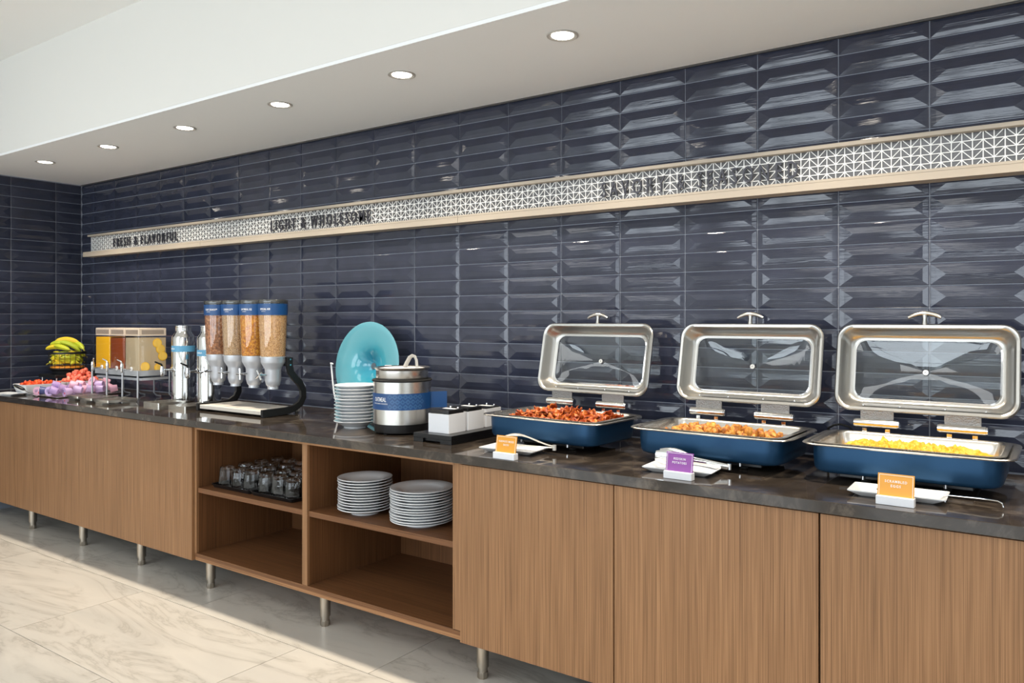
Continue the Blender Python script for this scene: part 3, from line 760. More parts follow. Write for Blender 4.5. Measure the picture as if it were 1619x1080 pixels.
# ------------------------------------------------------------ plates in stacks
def dish_mesh(name, r, foot, h, th_):
    p = [(foot, 0.0), (foot, 0.003), (r * 0.74, h * 0.50), (r * 0.97, h - th_ * 0.9), (r * 0.995, h - th_ * 0.65), (r, h - th_ * 0.3), (r * 0.992, h), (r * 0.975, h + th_ * 0.08), (r * 0.70, h * 0.42 + th_ * 1.3), (r * 0.66, h * 0.36 + th_ * 0.9), (foot * 0.9, th_ * 0.9), (0.002, th_ * 0.9)]
    me = MB().lathe(p, 40).mesh(name); me.materials.append(M['china']); return me
def stack(name, x, y, z, r, foot, h, th_, n, pitch, lab, cat, group, lean=0.0, jit=0.0025):
    me = dish_mesh(name, r, foot, h, th_)
    for i in range(n):
        o = part(name, me, None, loc=(x + lean * i * 0.001 + rnd.uniform(-jit, jit), y + rnd.uniform(-jit, jit), z + 0.0006 + i * pitch), rot=(0, 0, rnd.uniform(0, 6)))
        k = n - 1 - i
        pos = 'topmost plate' if k == 0 else ('bottom plate' if i == 0 else '%s plate from the top' % ORD[k])
        tag(o, '%s, %s' % (pos, lab), cat, group)
stack('dinner_plate', -2.632, -0.604, 0.526, 0.123, 0.064, 0.029, 0.0048, 12, 0.0122, 'left white stack on the middle shelf', 'plate', 'plates in the left shelf stack')
stack('dinner_plate', -2.290, -0.600, 0.526, 0.137, 0.080, 0.023, 0.0048, 13, 0.0112, 'right white stack on the middle shelf', 'plate', 'plates in the right shelf stack', jit=0.004)
stack('soup_plate', -2.848, -0.462, CT, 0.104, 0.056, 0.034, 0.0045, 12, 0.0155, 'white stack on the worktop beside the oatmeal', 'plate', 'deep plates stacked on the worktop')

# glasses on trays -----------------------------------------------
def tray(x0, x1, label):
    w = x1 - x0; d = 0.44
    L0 = [rr(w - 0.02, d - 0.02, 0.01, 0.0), rr(w, d, 0.014, 0.018), rr(w, d, 0.014, 0.020), rr(w - 0.006, d - 0.006, 0.012, 0.020), rr(w - 0.022, d - 0.022, 0.01, 0.004)]
    tag(part('serving_tray', MB().loft(L0), M['black'], loc=((x0 + x1) / 2, -0.692 + d / 2, 0.5262)), label, 'tray', 'black trays of glasses')
tray(-3.690, -3.366, 'left black plastic tray of upturned glasses on the shelf'); tray(-3.362, -3.038, 'right black plastic tray of upturned glasses on the shelf')
n = 16
prof = [(0.0375, 0.0), (0.0385, 0.0015), (0.0375, 0.012), (0.034, 0.055), (0.031, 0.092), (0.028, 0.098), (0.020, 0.0985), (0.001, 0.0965), (0.001, 0.084), (0.024, 0.083), (0.0275, 0.078), (0.0315, 0.050), (0.0350, 0.010), (0.0362, 0.0)]
gm = MB(); loops = []
for r_, z_ in prof:
    lp = []
    for k in range(n):
        fl = 1.0 + (0.035 if (k % 2 == 0 and 0.01 < z_ < 0.093) else 0.0); a_ = 2 * PI * k / n
        lp.append((r_ * fl * math.cos(a_), r_ * fl * math.sin(a_), z_))
    loops.append(lp)
gm.loft(loops, False, False, True, False); glass_me = gm.mesh('tumbler'); glass_me.materials.append(M['tumbler'])
for ti, (cxs, tn) in enumerate((((-3.633, -3.530, -3.427), 'left'), ((-3.305, -3.202, -3.100), 'right'))):
    for ci, gx in enumerate(cxs):
        for ri in range(4):
            o = part('tumbler', glass_me, None, loc=(gx + rnd.uniform(-0.004, 0.004), -0.632 + ri * 0.103 + rnd.uniform(-0.004, 0.004), 0.5305), rot=(0, 0, rnd.uniform(0, 3)))
            o.scale = (1.10, 1.10, 1.06)
            tag(o, 'upturned clear tumbler, %s tray, %s row from the front, %s column' % (tn, ORD[ri], ('left', 'middle', 'right')[ci]), 'glass', 'upturned tumblers on the black trays')

# ------------------------------------------------------------ oatmeal warmer
def wrap(vs, r, a0, z0):
    out = []
    for p in vs:
        a_ = a0 + p[0] / r; out.append((r * math.cos(a_), r * math.sin(a_), z0 + p[1]))
    return out
def cam_ang(x, y): return math.atan2(-3.07 - y, -x)
OX, OY = -2.552, -0.451
t = thing('oatmeal_warmer', 'round steel soup warmer with a blue oatmeal label and black base', 'food warmer', (OX, OY, CT))
part('base', MB().lathe([(0.118, 0.004), (0.126, 0.008), (0.131, 0.045), (0.131, 0.046)], 48), M['black'], t)
g = MB()
for k in range(3):
    a_ = cam_ang(OX, OY) - 0.75 + k * 2 * PI / 3; g.lathe([(0.012, 0.0), (0.012, 0.006)], 10, (0.105 * math.cos(a_), 0.105 * math.sin(a_), 0))
part('feet', g, M['rubber'], t)
part('shell', MB().lathe([(0.1325, 0.046), (0.1325, 0.236), (0.120, 0.238)], 56, cap=False), M['steel'], t)
part('seal_ring', MB().lathe([(0.130, 0.236), (0.137, 0.238), (0.138, 0.243), (0.134, 0.246), (0.120, 0.245)], 48, cap=False, closed=True), M['rubber'], t)
pot = part('inner_pot', MB().lathe([(0.117, 0.240), (0.1195, 0.244), (0.1195, 0.287), (0.128, 0.296), (0.129, 0.299), (0.126, 0.300), (0.118, 0.296), (0.105, 0.292)], 48, cap=False), M['steel'], t)
part('lid', MB().lathe([(0.108, 0.290), (0.108, 0.294), (0.085, 0.298), (0.002, 0.300)], 40), M['white_plastic'], pot)
ld = [(0.028, -0.012, 0.298), (0.034, -0.006, 0.318), (0.045, 0.004, 0.345), (0.052, 0.012, 0.352), (0.060, 0.020, 0.349), (0.066, 0.025, 0.332), (0.068, 0.027, 0.298)]
part('handle', MB().tube(ld, 0.0125, 12, flat=0.42), M['grey_plastic'], pot)
lab = part('label_band', MB().lathe([(0.1332, 0.112), (0.1332, 0.186)], 64, cap=False), M['navy_label'], t)
ca = cam_ang(OX, OY)
vs, fs = text_mesh('OATMEAL', 0.0195, 0.074, 0, 1.1, 0.02)
g = MB().add(wrap(vs, 0.1336, ca - 1.12, 0.150), fs)
vs, fs = text_mesh('(WHOLE GRAIN GOODNESS)', 0.0060, 0.088, 0, 1.1, 0.01); g.add(wrap(vs, 0.1336, ca - 1.17, 0.1375), fs)
part('lettering', g, M['ink'], lab)
g = MB()
for i in range(-3, 4):
    for j in range(0, 3):
        for s_ in (0.011, 0.0068):
            cx_, cz_ = i * 0.0235 + (0.01175 if j % 2 else 0) + 0.014, 0.149 + (j - 1) * 0.0235 * 0.95 / 1.0
            Q = [(cx_ + s_, cz_), (cx_, cz_ + s_), (cx_ - s_, cz_), (cx_, cz_ - s_)]
            for q in range(4):
                A, B = Vector(Q[q]), Vector(Q[(q + 1) % 4]); d = (B - A).normalized(); nn = Vector((-d.y, d.x)) * 0.0004
                pts = [A - nn, B - nn, B + nn, A + nn]; g.add(wrap([(p.x, p.y, 0) for p in pts], 0.1335, ca, 0), [(0, 1, 2, 3)])
part('label_pattern', g, M['pattern_ink'], lab)
a_ = ca + 1.35
A = Vector((0.134 * math.cos(a_), 0.134 * math.sin(a_), 0)); d = Vector((0.62, 0.78, 0)).normalized()
B = A + d * 0.075; nn = Vector((-d.y, d.x, 0)) * 0.0008
g = MB(); g.add([A - nn + Vector((0, 0, 0.112)), B - nn + Vector((0, 0, 0.112)), B + nn + Vector((0, 0, 0.112)), A + nn + Vector((0, 0, 0.112)),
                 A - nn + Vector((0, 0, 0.186)), B - nn + Vector((0, 0, 0.186)), B + nn + Vector((0, 0, 0.186)), A + nn + Vector((0, 0, 0.186))],
                [(0, 3, 2, 1), (4, 5, 6, 7), (0, 1, 5, 4), (1, 2, 6, 5), (2, 3, 7, 6), (3, 0, 4, 7)])
part('label_tail', g, M['navy_label'], lab)

# ------------------------------------------------------------ condiment boxes
t = thing('bin_stand', 'black plastic stand carrying the three white bins', 'stand', (-2.2075, -0.400, CT))
g = MB(); w = 0.106; y0, y1 = -0.228, 0.225
g.box(-w, w, y0, y1, 0.018, 0.037)
for xa, xb in ((-w, -0.052), (0.044, w)): g.box(xa, xb, y0, y0 + 0.03, 0.0, 0.0175)
g.box(-0.0515, 0.0435, y0 + 0.012, y0 + 0.02, 0.006, 0.0175)
for xa, xb in ((-w, -w + 0.02), (w - 0.02, w)): g.box(xa, xb, y0 + 0.031, y1, 0.0, 0.0175)
part('stand_top', g, M['black'], t, bevel=0.001)
for i, (ya, lb) in enumerate(((-0.582, 'white square bin with smoked lid, front of the three'), (-0.455, 'white square bin with smoked lid, middle of the three'), (-0.328, 'white square bin with smoked lid, rearmost of the three'))):
    b = thing('topping_bin', lb, 'container', (-2.213, ya + 0.056, CT + 0.0375), 0, 'white topping bins')
    L0 = [rr(0.116, 0.112, 0.003, 0.0), rr(0.116, 0.112, 0.003, 0.080), rr(0.110, 0.106, 0.003, 0.080), rr(0.110, 0.106, 0.003, 0.004)]
    part('bin', MB().loft(L0), M['white_plastic'], b)
    part('filling', MB().box(-0.053, 0.053, -0.051, 0.051, 0.006, 0.066), M['potato'] if i == 2 else M['black_matt'], b)
    z_ = 0.0805 if i < 2 else 0.0805
    lid = part('lid', MB().loft([rr(0.104, 0.100, 0.003, z_), rr(0.104, 0.100, 0.003, z_ + (0.014 if i < 2 else 0.004)), rr(0.100, 0.096, 0.003, z_ + (0.0155 if i < 2 else 0.0055))]), M['black'], b)
    zt = z_ + (0.0157 if i < 2 else 0.0057)
    part('paper_label', MB().box(-0.032, 0.034, 0.004, 0.030, zt, zt + 0.0006), M['white_card'], lid)
    part('knob', MB().lathe([(0.004, zt + 0.0007), (0.0055, zt + 0.006), (0.004, zt + 0.010), (0.001, zt + 0.011)], 12, (-0.01, 0.036, 0)), M['chrome'], lid)
    part('knob', MB().lathe([(0.004, zt), (0.0055, zt + 0.006), (0.004, zt + 0.010), (0.001, zt + 0.011)], 12, (0.045, 0.02, 0)), M['chrome'], lid)

# ------------------------------------------------------------ teal glass charger on wire stand
t = thing('display_plate', 'large round teal glass plate standing against the navy wall', 'plate', (-3.128, -0.135, CT + 0.040), 0)
prof = [(0.002, 0.060), (0.02, 0.058), (0.045, 0.046), (0.075, 0.028), (0.11, 0.015), (0.15, 0.008), (0.205, 0.002), (0.234, 0.0), (0.237, 0.0015), (0.237, 0.004), (0.205, 0.006), (0.15, 0.012), (0.11, 0.019), (0.075, 0.032), (0.045, 0.050), (0.002, 0.064)]
Mp = Matrix.Translation((0, 0, 0.232)) @ Euler((R(90 - 7), 0, R(1)), 'XYZ').to_matrix().to_4x4() @ Matrix.Scale(-1, 4, (0, 0, 1))
tp = MB().lathe(prof, 64)
me = tp.mesh('plate_disc'); me.flip_normals(); me.materials.append(M['teal'])
pd = bpy.data.objects.new('glass_disc', me); COL.objects.link(pd); pd.parent = t; pd.matrix_local = Mp
o = part('centre_disc', MB().lathe([(0.018, 0.0565), (0.017, 0.0545), (0.001, 0.0542)], 24), M['medal'], pd)
t2 = thing('wire_easel', 'white wire plate stand holding the teal glass plate', 'stand', (-3.120, -0.150, CT), R(1))
g = MB()
for sx in (-1, 1):
    g.tube([(sx * 0.05, 0.06, 0.004), (sx * 0.12, 0.0, 0.004), (sx * 0.17, -0.035, 0.03), (sx * 0.197, -0.040, 0.12), (sx * 0.210, -0.038, 0.19), (sx * 0.226, -0.034, 0.277)], 0.0045, 8)
    g.tube([(sx * 0.229, -0.034, 0.279), (sx * 0.196, -0.050, 0.278)], 0.0045, 8)
g.tube([(-0.05, 0.06, 0.004), (0.0, 0.07, 0.004), (0.05, 0.06, 0.004)], 0.0045, 8)
part('wire_frame', g, M['white_plastic'], t2)

# ------------------------------------------------------------ cereal dispenser
CX0, CX1 = -4.105, -3.50
t = thing('cereal_dispenser', 'black framed cereal dispenser with four clear canisters', 'dispenser', (-3.80, -0.38, CT))
ox, oy = 3.80, 0.38
part('drip_board', MB().box(CX0 + 0.018 + ox, CX1 - 0.018 + ox, -0.505 + oy, -0.262 + oy, 0.012, 0.034), M['drip_board'], t, bevel=0.003)
def sarm(x):
    # side cheek: flat bar in the YZ plane
    ctr = [(-0.515, 0.022, 0.020), (-0.44, 0.022, 0.020), (-0.36, 0.024, 0.019), (-0.31, 0.032, 0.018), (-0.268, 0.055, 0.018), (-0.248, 0.09, 0.018), (-0.250, 0.13, 0.018), (-0.272, 0.17, 0.018), (-0.305, 0.20, 0.018), (-0.330, 0.23, 0.018), (-0.340, 0.27, 0.018), (-0.340, 0.312, 0.018)]
    pts = []; left = []; right = []
    for i, (y_, z_, hw) in enumerate(ctr):
        a0 = ctr[max(0, i - 1)]; a1 = ctr[min(len(ctr) - 1, i + 1)]
        d = Vector((a1[0] - a0[0], a1[1] - a0[1])).normalized(); nn = Vector((-d.y, d.x)) * hw
        left.append((y_ + nn.x, z_ + nn.y)); right.append((y_ - nn.x, z_ - nn.y))
    g = MB(); n_ = len(ctr); w = 0.009
    vs = []
    for xx in (-w, w):
        vs += [(x + xx + ox, p[0] + oy, p[1]) for p in left] + [(x + xx + ox, p[0] + oy, p[1]) for p in right]
    fs = []
    for i in range(n_ - 1):
        fs += [(i, i + 1, n_ + i + 1, n_ + i), (2 * n_ + i, 3 * n_ + i, 3 * n_ + i + 1, 2 * n_ + i + 1), (i, 2 * n_ + i, 2 * n_ + i + 1, i + 1), (n_ + i, n_ + i + 1, 3 * n_ + i + 1, 3 * n_ + i)]
    fs += [(0, n_, 3 * n_, 2 * n_), (n_ - 1, 3 * n_ - 1, 4 * n_ - 1, 2 * n_ - 1)]
    g.add(vs, fs); c = part('side_arm', g, M['black_matt'], t, bevel=0.001)
    for yy in (-0.50, -0.29): part('foot', MB().lathe([(0.009, -0.0), (0.009, 0.012)], 10, (x + ox, yy + oy, 0)), M['rubber'], c)
    for zz in (0.272, 0.302): part('bolt', MB().tube([(x + w + ox, -0.340 + oy, zz), (x + w + 0.003 + ox, -0.340 + oy, zz)], 0.0045, 8), M['chrome'], c)
sarm(CX0 + 0.008); sarm(CX1 - 0.008)
TY = -0.40
g = MB(); g.box(CX0 + 0.018 + ox, CX1 - 0.018 + ox, -0.352 + oy, -0.322 + oy, 0.308, 0.314)
part('canister_shelf', g, M['black_matt'], t)
part('lower_rail', MB().box(CX0 + 0.018 + ox, CX1 - 0.018 + ox, -0.345 + oy, -0.325 + oy, 0.266, 0.274), M['black_matt'], t)
labels = [('TOAST CRUNCH™', 0.075, '(GENERAL MILLS)'), ('CHEERIOS™', 0.058, '(GENERAL MILLS)'), ('OATMEAL SQ', 0.066, '(QUAKER)'), ('SPECIAL K®', 0.062, '(KELLOGG\'S)')]
for i in range(4):
    X = -4.067 + 0.1667 * i; Lx, Ly = X + ox, TY + oy
    sp = (1.0, -0.25)
    can = part('canister', MB().lathe([(0.0665, 0.320), (0.071, 0.42), (0.0755, 0.54), (0.0765, 0.60), (0.0765, 0.606), (0.0745, 0.606), (0.0745, 0.60), (0.0735, 0.54), (0.069, 0.42), (0.0645, 0.320)], 40, cap=False, closed=True), M['tube'], t, loc=(Lx, Ly, 0))
    part('cereal', MB().lathe([(0.0640, 0.3205), (0.0685, 0.42), (0.073, 0.535), (0.073, 0.55), (0.04, 0.565), (0.002, 0.568)], 40), CE[i], can, kind='stuff')
    part('canister_lid', MB().lathe([(0.0775, 0.6065), (0.0785, 0.610), (0.0785, 0.622), (0.0765, 0.626), (0.002, 0.627)], 40), M['can_lid'], can)
    lab = part('label_band', MB().lathe([(0.0765, 0.543), (0.0773, 0.604)], 48, cap=False), M['navy_label'], can)
    ca = cam_ang(X, TY); nm, wd, sub = labels[i]
    vs, fs = text_mesh(nm, 0.0105, wd, 0, 1.05, 0.02); g = MB().add(wrap(vs, 0.0778, ca - 0.62 - wd * 0.45 / 0.0778, 0.570), fs)
    vs, fs = text_mesh(sub, 0.0038, 0.026, 0, 1.0, 0.01); g.add(wrap(vs, 0.0778, ca - 0.50 - wd * 0.45 / 0.0778, 0.561), fs)
    part('lettering', g, M['ink'], lab)
    hop = part('hopper', MB().lathe([(0.0685, 0.3145), (0.0685, 0.3185), (0.064, 0.319), (0.064, 0.290), (0.060, 0.280), (0.045, 0.255), (0.0425, 0.245), (0.0425, 0.190), (0.036, 0.165), (0.028, 0.155), (0.028, 0.142), (0.024, 0.142)], 36, cap=False), M['silver_paint'], t, loc=(Lx, Ly, 0))
    kn = MB(); kn.tube([(0, -0.040, 0.222), (0, -0.088, 0.222)], 0.006, 10)
    a0 = (0.3, 0.0, 0.05, 0.6)[i]
    for q in range(4):
        a_ = a0 + q * PI / 2; kn.tube([(0, -0.088, 0.222), (0.030 * math.cos(a_), -0.088, 0.222 + 0.030 * math.sin(a_))], [0.0045, 0.0052], 8)
    part('turn_knob', kn, M['chrome'], hop)

# ------------------------------------------------------------ milk urns and their drip trays
def urn(x, y, lab, label_word, face, z0=0.0):
    t = thing('milk_urn', lab, 'urn', (x, y, CT))
    r = 0.0695
    part('body', MB().lathe([(r - 0.004, 0.0), (r, 0.004), (r, 0.405), (r - 0.004, 0.415), (r - 0.022, 0.440), (r - 0.0225, 0.452), (r - 0.0225, 0.470), (r - 0.019, 0.473), (r - 0.019, 0.480), (r - 0.024, 0.482), (0.002, 0.482)], 48), M['mirror_steel'], t)
    z1 = 0.335 + z0
    b = part('label_band', MB().lathe([(r + 0.0006, z1 - 0.019), (r + 0.0006, z1 + 0.019)], 48, cap=False), M['sky_label'], t)
    vs, fs = text_mesh(label_word, 0.0095, 0.052, 0, 1.0, 0.02)
    ca = cam_ang(x, y); part('lettering', MB().add(wrap(vs, r + 0.001, ca + face, z1 - 0.004), fs), M['ink'], b)
    d = Vector((-0.15, -1, 0)).normalized(); zf = 0.205
    P = lambda s_, z_: tuple(d * s_ + Vector((0, 0, z_)))
    f = part('faucet', MB().tube([P(r - 0.004, zf), P(r + 0.055, zf)], [0.008, 0.007], 12), M['chrome'], t)
    part('flange', MB().tube([P(r - 0.002, zf), P(r + 0.006, zf)], 0.017, 18), M['chrome'], f)
    part('valve', MB().tube([P(r + 0.062, zf - 0.040), P(r + 0.062, zf - 0.030), P(r + 0.062, zf - 0.006), P(r + 0.062, zf + 0.022)], [0.009, 0.0125, 0.014, 0.011], 14), M['chrome'], f)
    part('lever', MB().tube([P(r + 0.062, zf + 0.022), P(r + 0.066, zf + 0.034), P(r + 0.105, zf + 0.052)], [0.006, 0.006, 0.005], 10), M['black'], f)
    return t
urn(-4.644, -0.266, 'tall polished steel milk urn with a blue band, left one beside the juice stand', 'GRANOLA', -1.55)
urn(-4.372, -0.262, 'tall polished steel milk urn partly hidden behind the cereal dispenser', '2% MILK', -1.35, -0.02)
# small urn accessories: drip trays
def drip_tray(x0, x1, y0, y1, lab, h=0.020, lift=0.0, name='drip_tray', group='steel drip trays'):
    t = thing(name, lab, 'drip tray', ((x0 + x1) / 2, (y0 + y1) / 2, CT + lift), 0, group); w, d = x1 - x0, y1 - y0
    part('pan', MB().loft([rr(w, d, 0.008, 0.0), rr(w, d, 0.008, h), rr(w - 0.006, d - 0.006, 0.006, h), rr(w - 0.006, d - 0.006, 0.006, h - 0.004)]), M['tray_steel'], t)
    g = MB(); k = int((w - 0.02) / 0.012)
    for i in range(k): xx = -w / 2 + 0.012 + i * (w - 0.024) / max(1, k - 1); g.box(xx - 0.003, xx + 0.003, -d / 2 + 0.006, d / 2 - 0.006, h - 0.0035, h - 0.001)
    part('grille', g, M['tray_steel'], t)
    if lift:
        g = MB(); g.box(-w / 2 + 0.01, -w / 2 + 0.09, -d / 2 + 0.01, -d / 2 + 0.05, -lift + 0.0005, -0.0005); g.box(w / 2 - 0.09, w / 2 - 0.01, d / 2 - 0.05, d / 2 - 0.01, -lift + 0.0005, -0.0005)
        part('support', g, M['tray_steel'], t)
drip_tray(-4.640, -4.470, -0.530, -0.350, 'steel drip tray under the tap of the left milk urn')
drip_tray(-4.345, -4.168, -0.545, -0.350, 'steel drip tray under the tap of the right milk urn')

# ------------------------------------------------------------ juice dispenser
t = thing('juice_stand', 'grey metal stand with wire legs carrying three drink tanks', 'stand', (-5.16, -0.34, CT))
sx_, sy_ = 5.16, 0.34
RX = [-5.437, -5.243, -5.047, -4.862]
def tr_ring(z0, z1, y0, y1, x0, x1, name, solid_=False):
    g = MB(); w, d = x1 - x0, y1 - y0; cx_, cy_ = (x0 + x1) / 2 + sx_, (y0 + y1) / 2 + sy_
    g.loft([rr(w, d, 0.012, z0, 4, cx_, cy_), rr(w, d, 0.012, z1, 4, cx_, cy_), rr(w - 0.006, d - 0.006, 0.010, z1, 4, cx_, cy_), rr(w - 0.006, d - 0.006, 0.010, z0 + 0.003, 4, cx_, cy_)]); part(name, g, M['grey_metal'], t)
tr_ring(0.158, 0.193, -0.434, -0.245, -5.425, -4.862, 'upper_tray'); tr_ring(0.130, 0.146, -0.424, -0.235, -5.425, -4.862, 'lower_tray')
for x in RX:
    part('leg', MB().tube([(x + sx_, -0.442 + sy_, 0.193), (x + sx_, -0.442 + sy_, 0.02), (x + sx_ - 0.0, -0.450 + sy_, 0.008), (x + sx_ - 0.012, -0.468 + sy_, 0.0045)], 0.0058, 10), M['grey_metal'], t)
    part('leg', MB().tube([(x + sx_, -0.232 + sy_, 0.193), (x + sx_, -0.232 + sy_, 0.03), (x + sx_, -0.215 + sy_, 0.012), (x + sx_ + 0.01, -0.190 + sy_, 0.0045)], 0.0050, 10), M['grey_metal'], t)
def liquid(name, c, alpha, rough=0.2):
    m = bpy.data.materials.new(name); m.use_nodes = True; tt = m.node_tree; p = tt.nodes['Principled BSDF']
    p.inputs['Base Color'].default_value = srgb(*c); p.inputs['Roughness'].default_value = rough; p.inputs['Alpha'].default_value = alpha; return m
TANKS = [(-5.419, -5.228, liquid('orange_juice', (255, 190, 16), 1.0), 'clear tank of orange juice', 0.242),
         (-5.226, -5.042, liquid('dark_iced_tea', (148, 64, 4), 1.0), 'clear tank of dark red brown juice', 0.236),
         (-5.040, -4.868, liquid('lemon_water', (246, 224, 186), 0.52), 'clear tank of water with lemon slices', 0.240)]
M['lemon'] = mat('lemon_rind', (244, 190, 40), 0.4); M['lemon_in'] = mat('lemon_flesh', (248, 206, 96), 0.4)
for i, (x0, x1, lq, lb, lh) in enumerate(TANKS):
    w, d = x1 - x0 - 0.002, 0.186; cx_, cy_ = (x0 + x1) / 2, -0.339
    b = thing('drink_tank', lb + (', %s on the stand' % ('left', 'middle', 'right')[i]), 'drink dispenser', (cx_, cy_, CT + 0.1615), 0, 'drink tanks on the grey stand')
    part('tank', MB().loft([rr(w - 0.004, d - 0.004, 0.004, 0.0), rr(w, d, 0.005, 0.003), rr(w, d, 0.005, 0.252), rr(w - 0.006, d - 0.006, 0.003, 0.252), rr(w - 0.006, d - 0.006, 0.003, 0.003), rr(w - 0.05, d - 0.05, 0.003, 0.003)], True, True), M['acrylic'], b)
    lqo = part('drink', MB().loft([rr(w - 0.0075, d - 0.0075, 0.003, 0.0045), rr(w - 0.0075, d - 0.0075, 0.003, lh)]), lq, b)
    li = part('tank_lid', MB().loft([rr(w - 0.004, d - 0.004, 0.004, 0.2525), rr(w - 0.004, d - 0.004, 0.004, 0.300), rr(w - 0.012, d - 0.012, 0.004, 0.302)]), liquid('clear_lid_acrylic', (240, 226, 208), 0.5), b)
    g = MB(); g.box(-w / 2 + 0.014, w / 2 - 0.014, -d / 2 + 0.0005, -d / 2 + 0.002, 0.262, 0.290); g.box(w / 2 - 0.0025, w / 2 - 0.001, -d / 2 + 0.02, d / 2 - 0.02, 0.262, 0.290)
    part('lid_panel', g, liquid('lid_shade', (150, 138, 128), 0.5), li)
    yf = -d / 2; zf = 0.030 + 0.010
    f = part('faucet', MB().tube([(0, yf - 0.001, zf), (0, yf - 0.058, zf)], 0.0058, 10), M['chrome'], b)
    part('flange', MB().tube([(0, yf - 0.0005, zf), (0, yf - 0.005, zf)], 0.0145, 16), M['white_plastic'], f)
    part('valve', MB().tube([(0, yf - 0.062, zf - 0.020), (0, yf - 0.062, zf - 0.010), (0, yf - 0.062, zf + 0.008), (0, yf - 0.062, zf + 0.018), (0, yf - 0.062, zf + 0.038)], [0.007, 0.0105, 0.0095, 0.0115, 0.009], 12), M['chrome'], f)
    lx = -0.025 if i else 0.03
    part('lever', MB().tube([(0, yf - 0.062, zf + 0.038), (lx * 0.4, yf - 0.064, zf + 0.052), (lx * 1.3, yf - 0.075, zf + 0.062)], [0.007, 0.005, 0.0038], 10), M['chrome'], f)
    if i == 2:
        k = 0
        for (px_, py_, pz_, ax) in ((w / 2 - 0.0035, 0.030, 0.205, 1), (w / 2 - 0.0040, 0.052, 0.165, 1), (w / 2 - 0.0032, 0.066, 0.120, 1), (w / 2 - 0.0035, 0.040, 0.045, 1), (w / 2 - 0.0035, -0.052, 0.055, 1)):
            o = part('lemon_slice', MB().lathe([(0.030, -0.0022), (0.030, 0.0022), (0.027, 0.0024), (0.002, 0.0024)], 24), M['lemon'], loc=(cx_ + px_ + 0.004 - 0.004, cy_ + py_, CT + 0.1615 + pz_), rot=(0, R(90), R(rnd.uniform(-8, 8))))
            part('flesh', MB().lathe([(0.0255, 0.0025), (0.0255, 0.0034), (0.001, 0.0034)], 24), M['lemon_in'], o)
            tag(o, '%s in the clear tank of water' % ('lemon slice highest', 'lemon slice second from the top', 'lemon slice third from the top', 'lemon slice low at the back', 'lemon slice low at the front')[k], 'lemon slice', 'lemon slices in the water tank'); k += 1
drip_tray(-5.360, -5.215, -0.640, -0.475, 'raised steel drip tray under the orange juice tap', 0.014, 0.014)
drip_tray(-5.180, -5.010, -0.655, -0.475, 'raised steel drip tray under the dark juice tap', 0.014, 0.014)
drip_tray(-4.965, -4.790, -0.665, -0.475, 'raised steel drip tray under the lemon water tap', 0.014, 0.014)

# ------------------------------------------------------------ fruit corner
def boat(x0, x1, y0, y1, lab, rz=0):
    w, d = x1 - x0, y1 - y0
    L0 = [rr(w * 0.78, d * 0.82, 0.015, 0.0), rr(w * 0.82, d * 0.86, 0.02, 0.003), rr(w, d, 0.02, 0.068), rr(w, d, 0.02, 0.070), rr(w - 0.008, d - 0.008, 0.018, 0.070), rr(w * 0.78, d * 0.82, 0.015, 0.008)]
    return tag(part('boat_dish', MB().loft(L0), M['china'], loc=((x0 + x1) / 2, (y0 + y1) / 2, CT + 0.0005), rot=(0, 0, rz)), lab, 'dish', 'white dishes of cut fruit')
boat(-6.085, -5.885, -0.670, -0.395, 'white deep dish of red orange fruit at the left end'); boat(-6.115, -5.925, -0.385, -0.065, 'white deep dish heaped with watermelon before the bananas')
mm = [lump_mesh('watermelon_cube', s_, 0.0145, 0.0145, 0.013, M['melon'], 0.8, 2, 0.25) for s_ in range(5)]
for i in range(120):
    u = rnd.uniform(-1, 1); v_ = rnd.uniform(-1, 1)
    hgt = 0.105 * max(0, 1 - ((u * 0.75) ** 2 + ((v_ + 0.12) * 1.05) ** 2)) ** 0.8
    o = part('watermelon_cube', mm[i % 5], None, loc=(-6.020 + u * 0.068, -0.225 + v_ * 0.125, CT + 0.052 + (i / 120) * hgt + rnd.uniform(-0.004, 0.004)), rot=(rnd.uniform(0, 6), rnd.uniform(0, 6), rnd.uniform(0, 6)))
    tag(o, 'watermelon cube in the heaped white dish', 'watermelon', 'watermelon cubes in the white dish')
om = [lump_mesh('fruit_piece', s_ + 20, 0.018, 0.014, 0.010, M['orange_fruit'], 0.3, 2, 0.3) for s_ in range(5)]
for i in range(50):
    u = rnd.uniform(-1, 1); v_ = rnd.uniform(-1, 1)
    o = part('fruit_piece', om[i % 5], None, loc=(-5.985 + u * 0.070, -0.530 + v_ * 0.100, CT + 0.052 + (i / 50) * 0.030 * (1 - 0.5 * abs(v_)) + 0.004), rot=(rnd.uniform(0, 6), rnd.uniform(0, 6), rnd.uniform(0, 6)))
    tag(o, 'red orange fruit piece in the left white dish', 'fruit', 'fruit pieces in the left white dish')
# riser
t = thing('display_riser', 'black square riser with metal legs under the banana basket', 'riser', (-6.255, -0.235, CT))
part('riser_top', MB().box(-0.135, 0.130, -0.135, 0.150, 0.088, 0.110), M['black_matt'], t, bevel=0.003)
for qx in (-0.115, 0.110):
    for qy in (-0.115, 0.13): part('leg', MB().lathe([(0.006, 0.0), (0.006, 0.088)], 10, (qx, qy, 0)), M['steel'], t)
BX, BY, BZ, BR = -6.235, -0.235, CT + 0.1105, 0.124
t = thing('fruit_basket', 'round black wire basket of bananas on the riser', 'basket', (BX, BY, BZ))
part('basket_rim', MB().lathe([(BR, 0.150), (BR, 0.166), (BR - 0.002, 0.166), (BR - 0.002, 0.150)], 40, cap=False, closed=True), M['black_matt'], t)
part('basket_base', MB().lathe([(BR - 0.03, 0.001), (BR - 0.022, 0.024), (BR - 0.002, 0.036), (BR - 0.006, 0.040), (0.01, 0.030)], 36), M['black_matt'], t)
g = MB()
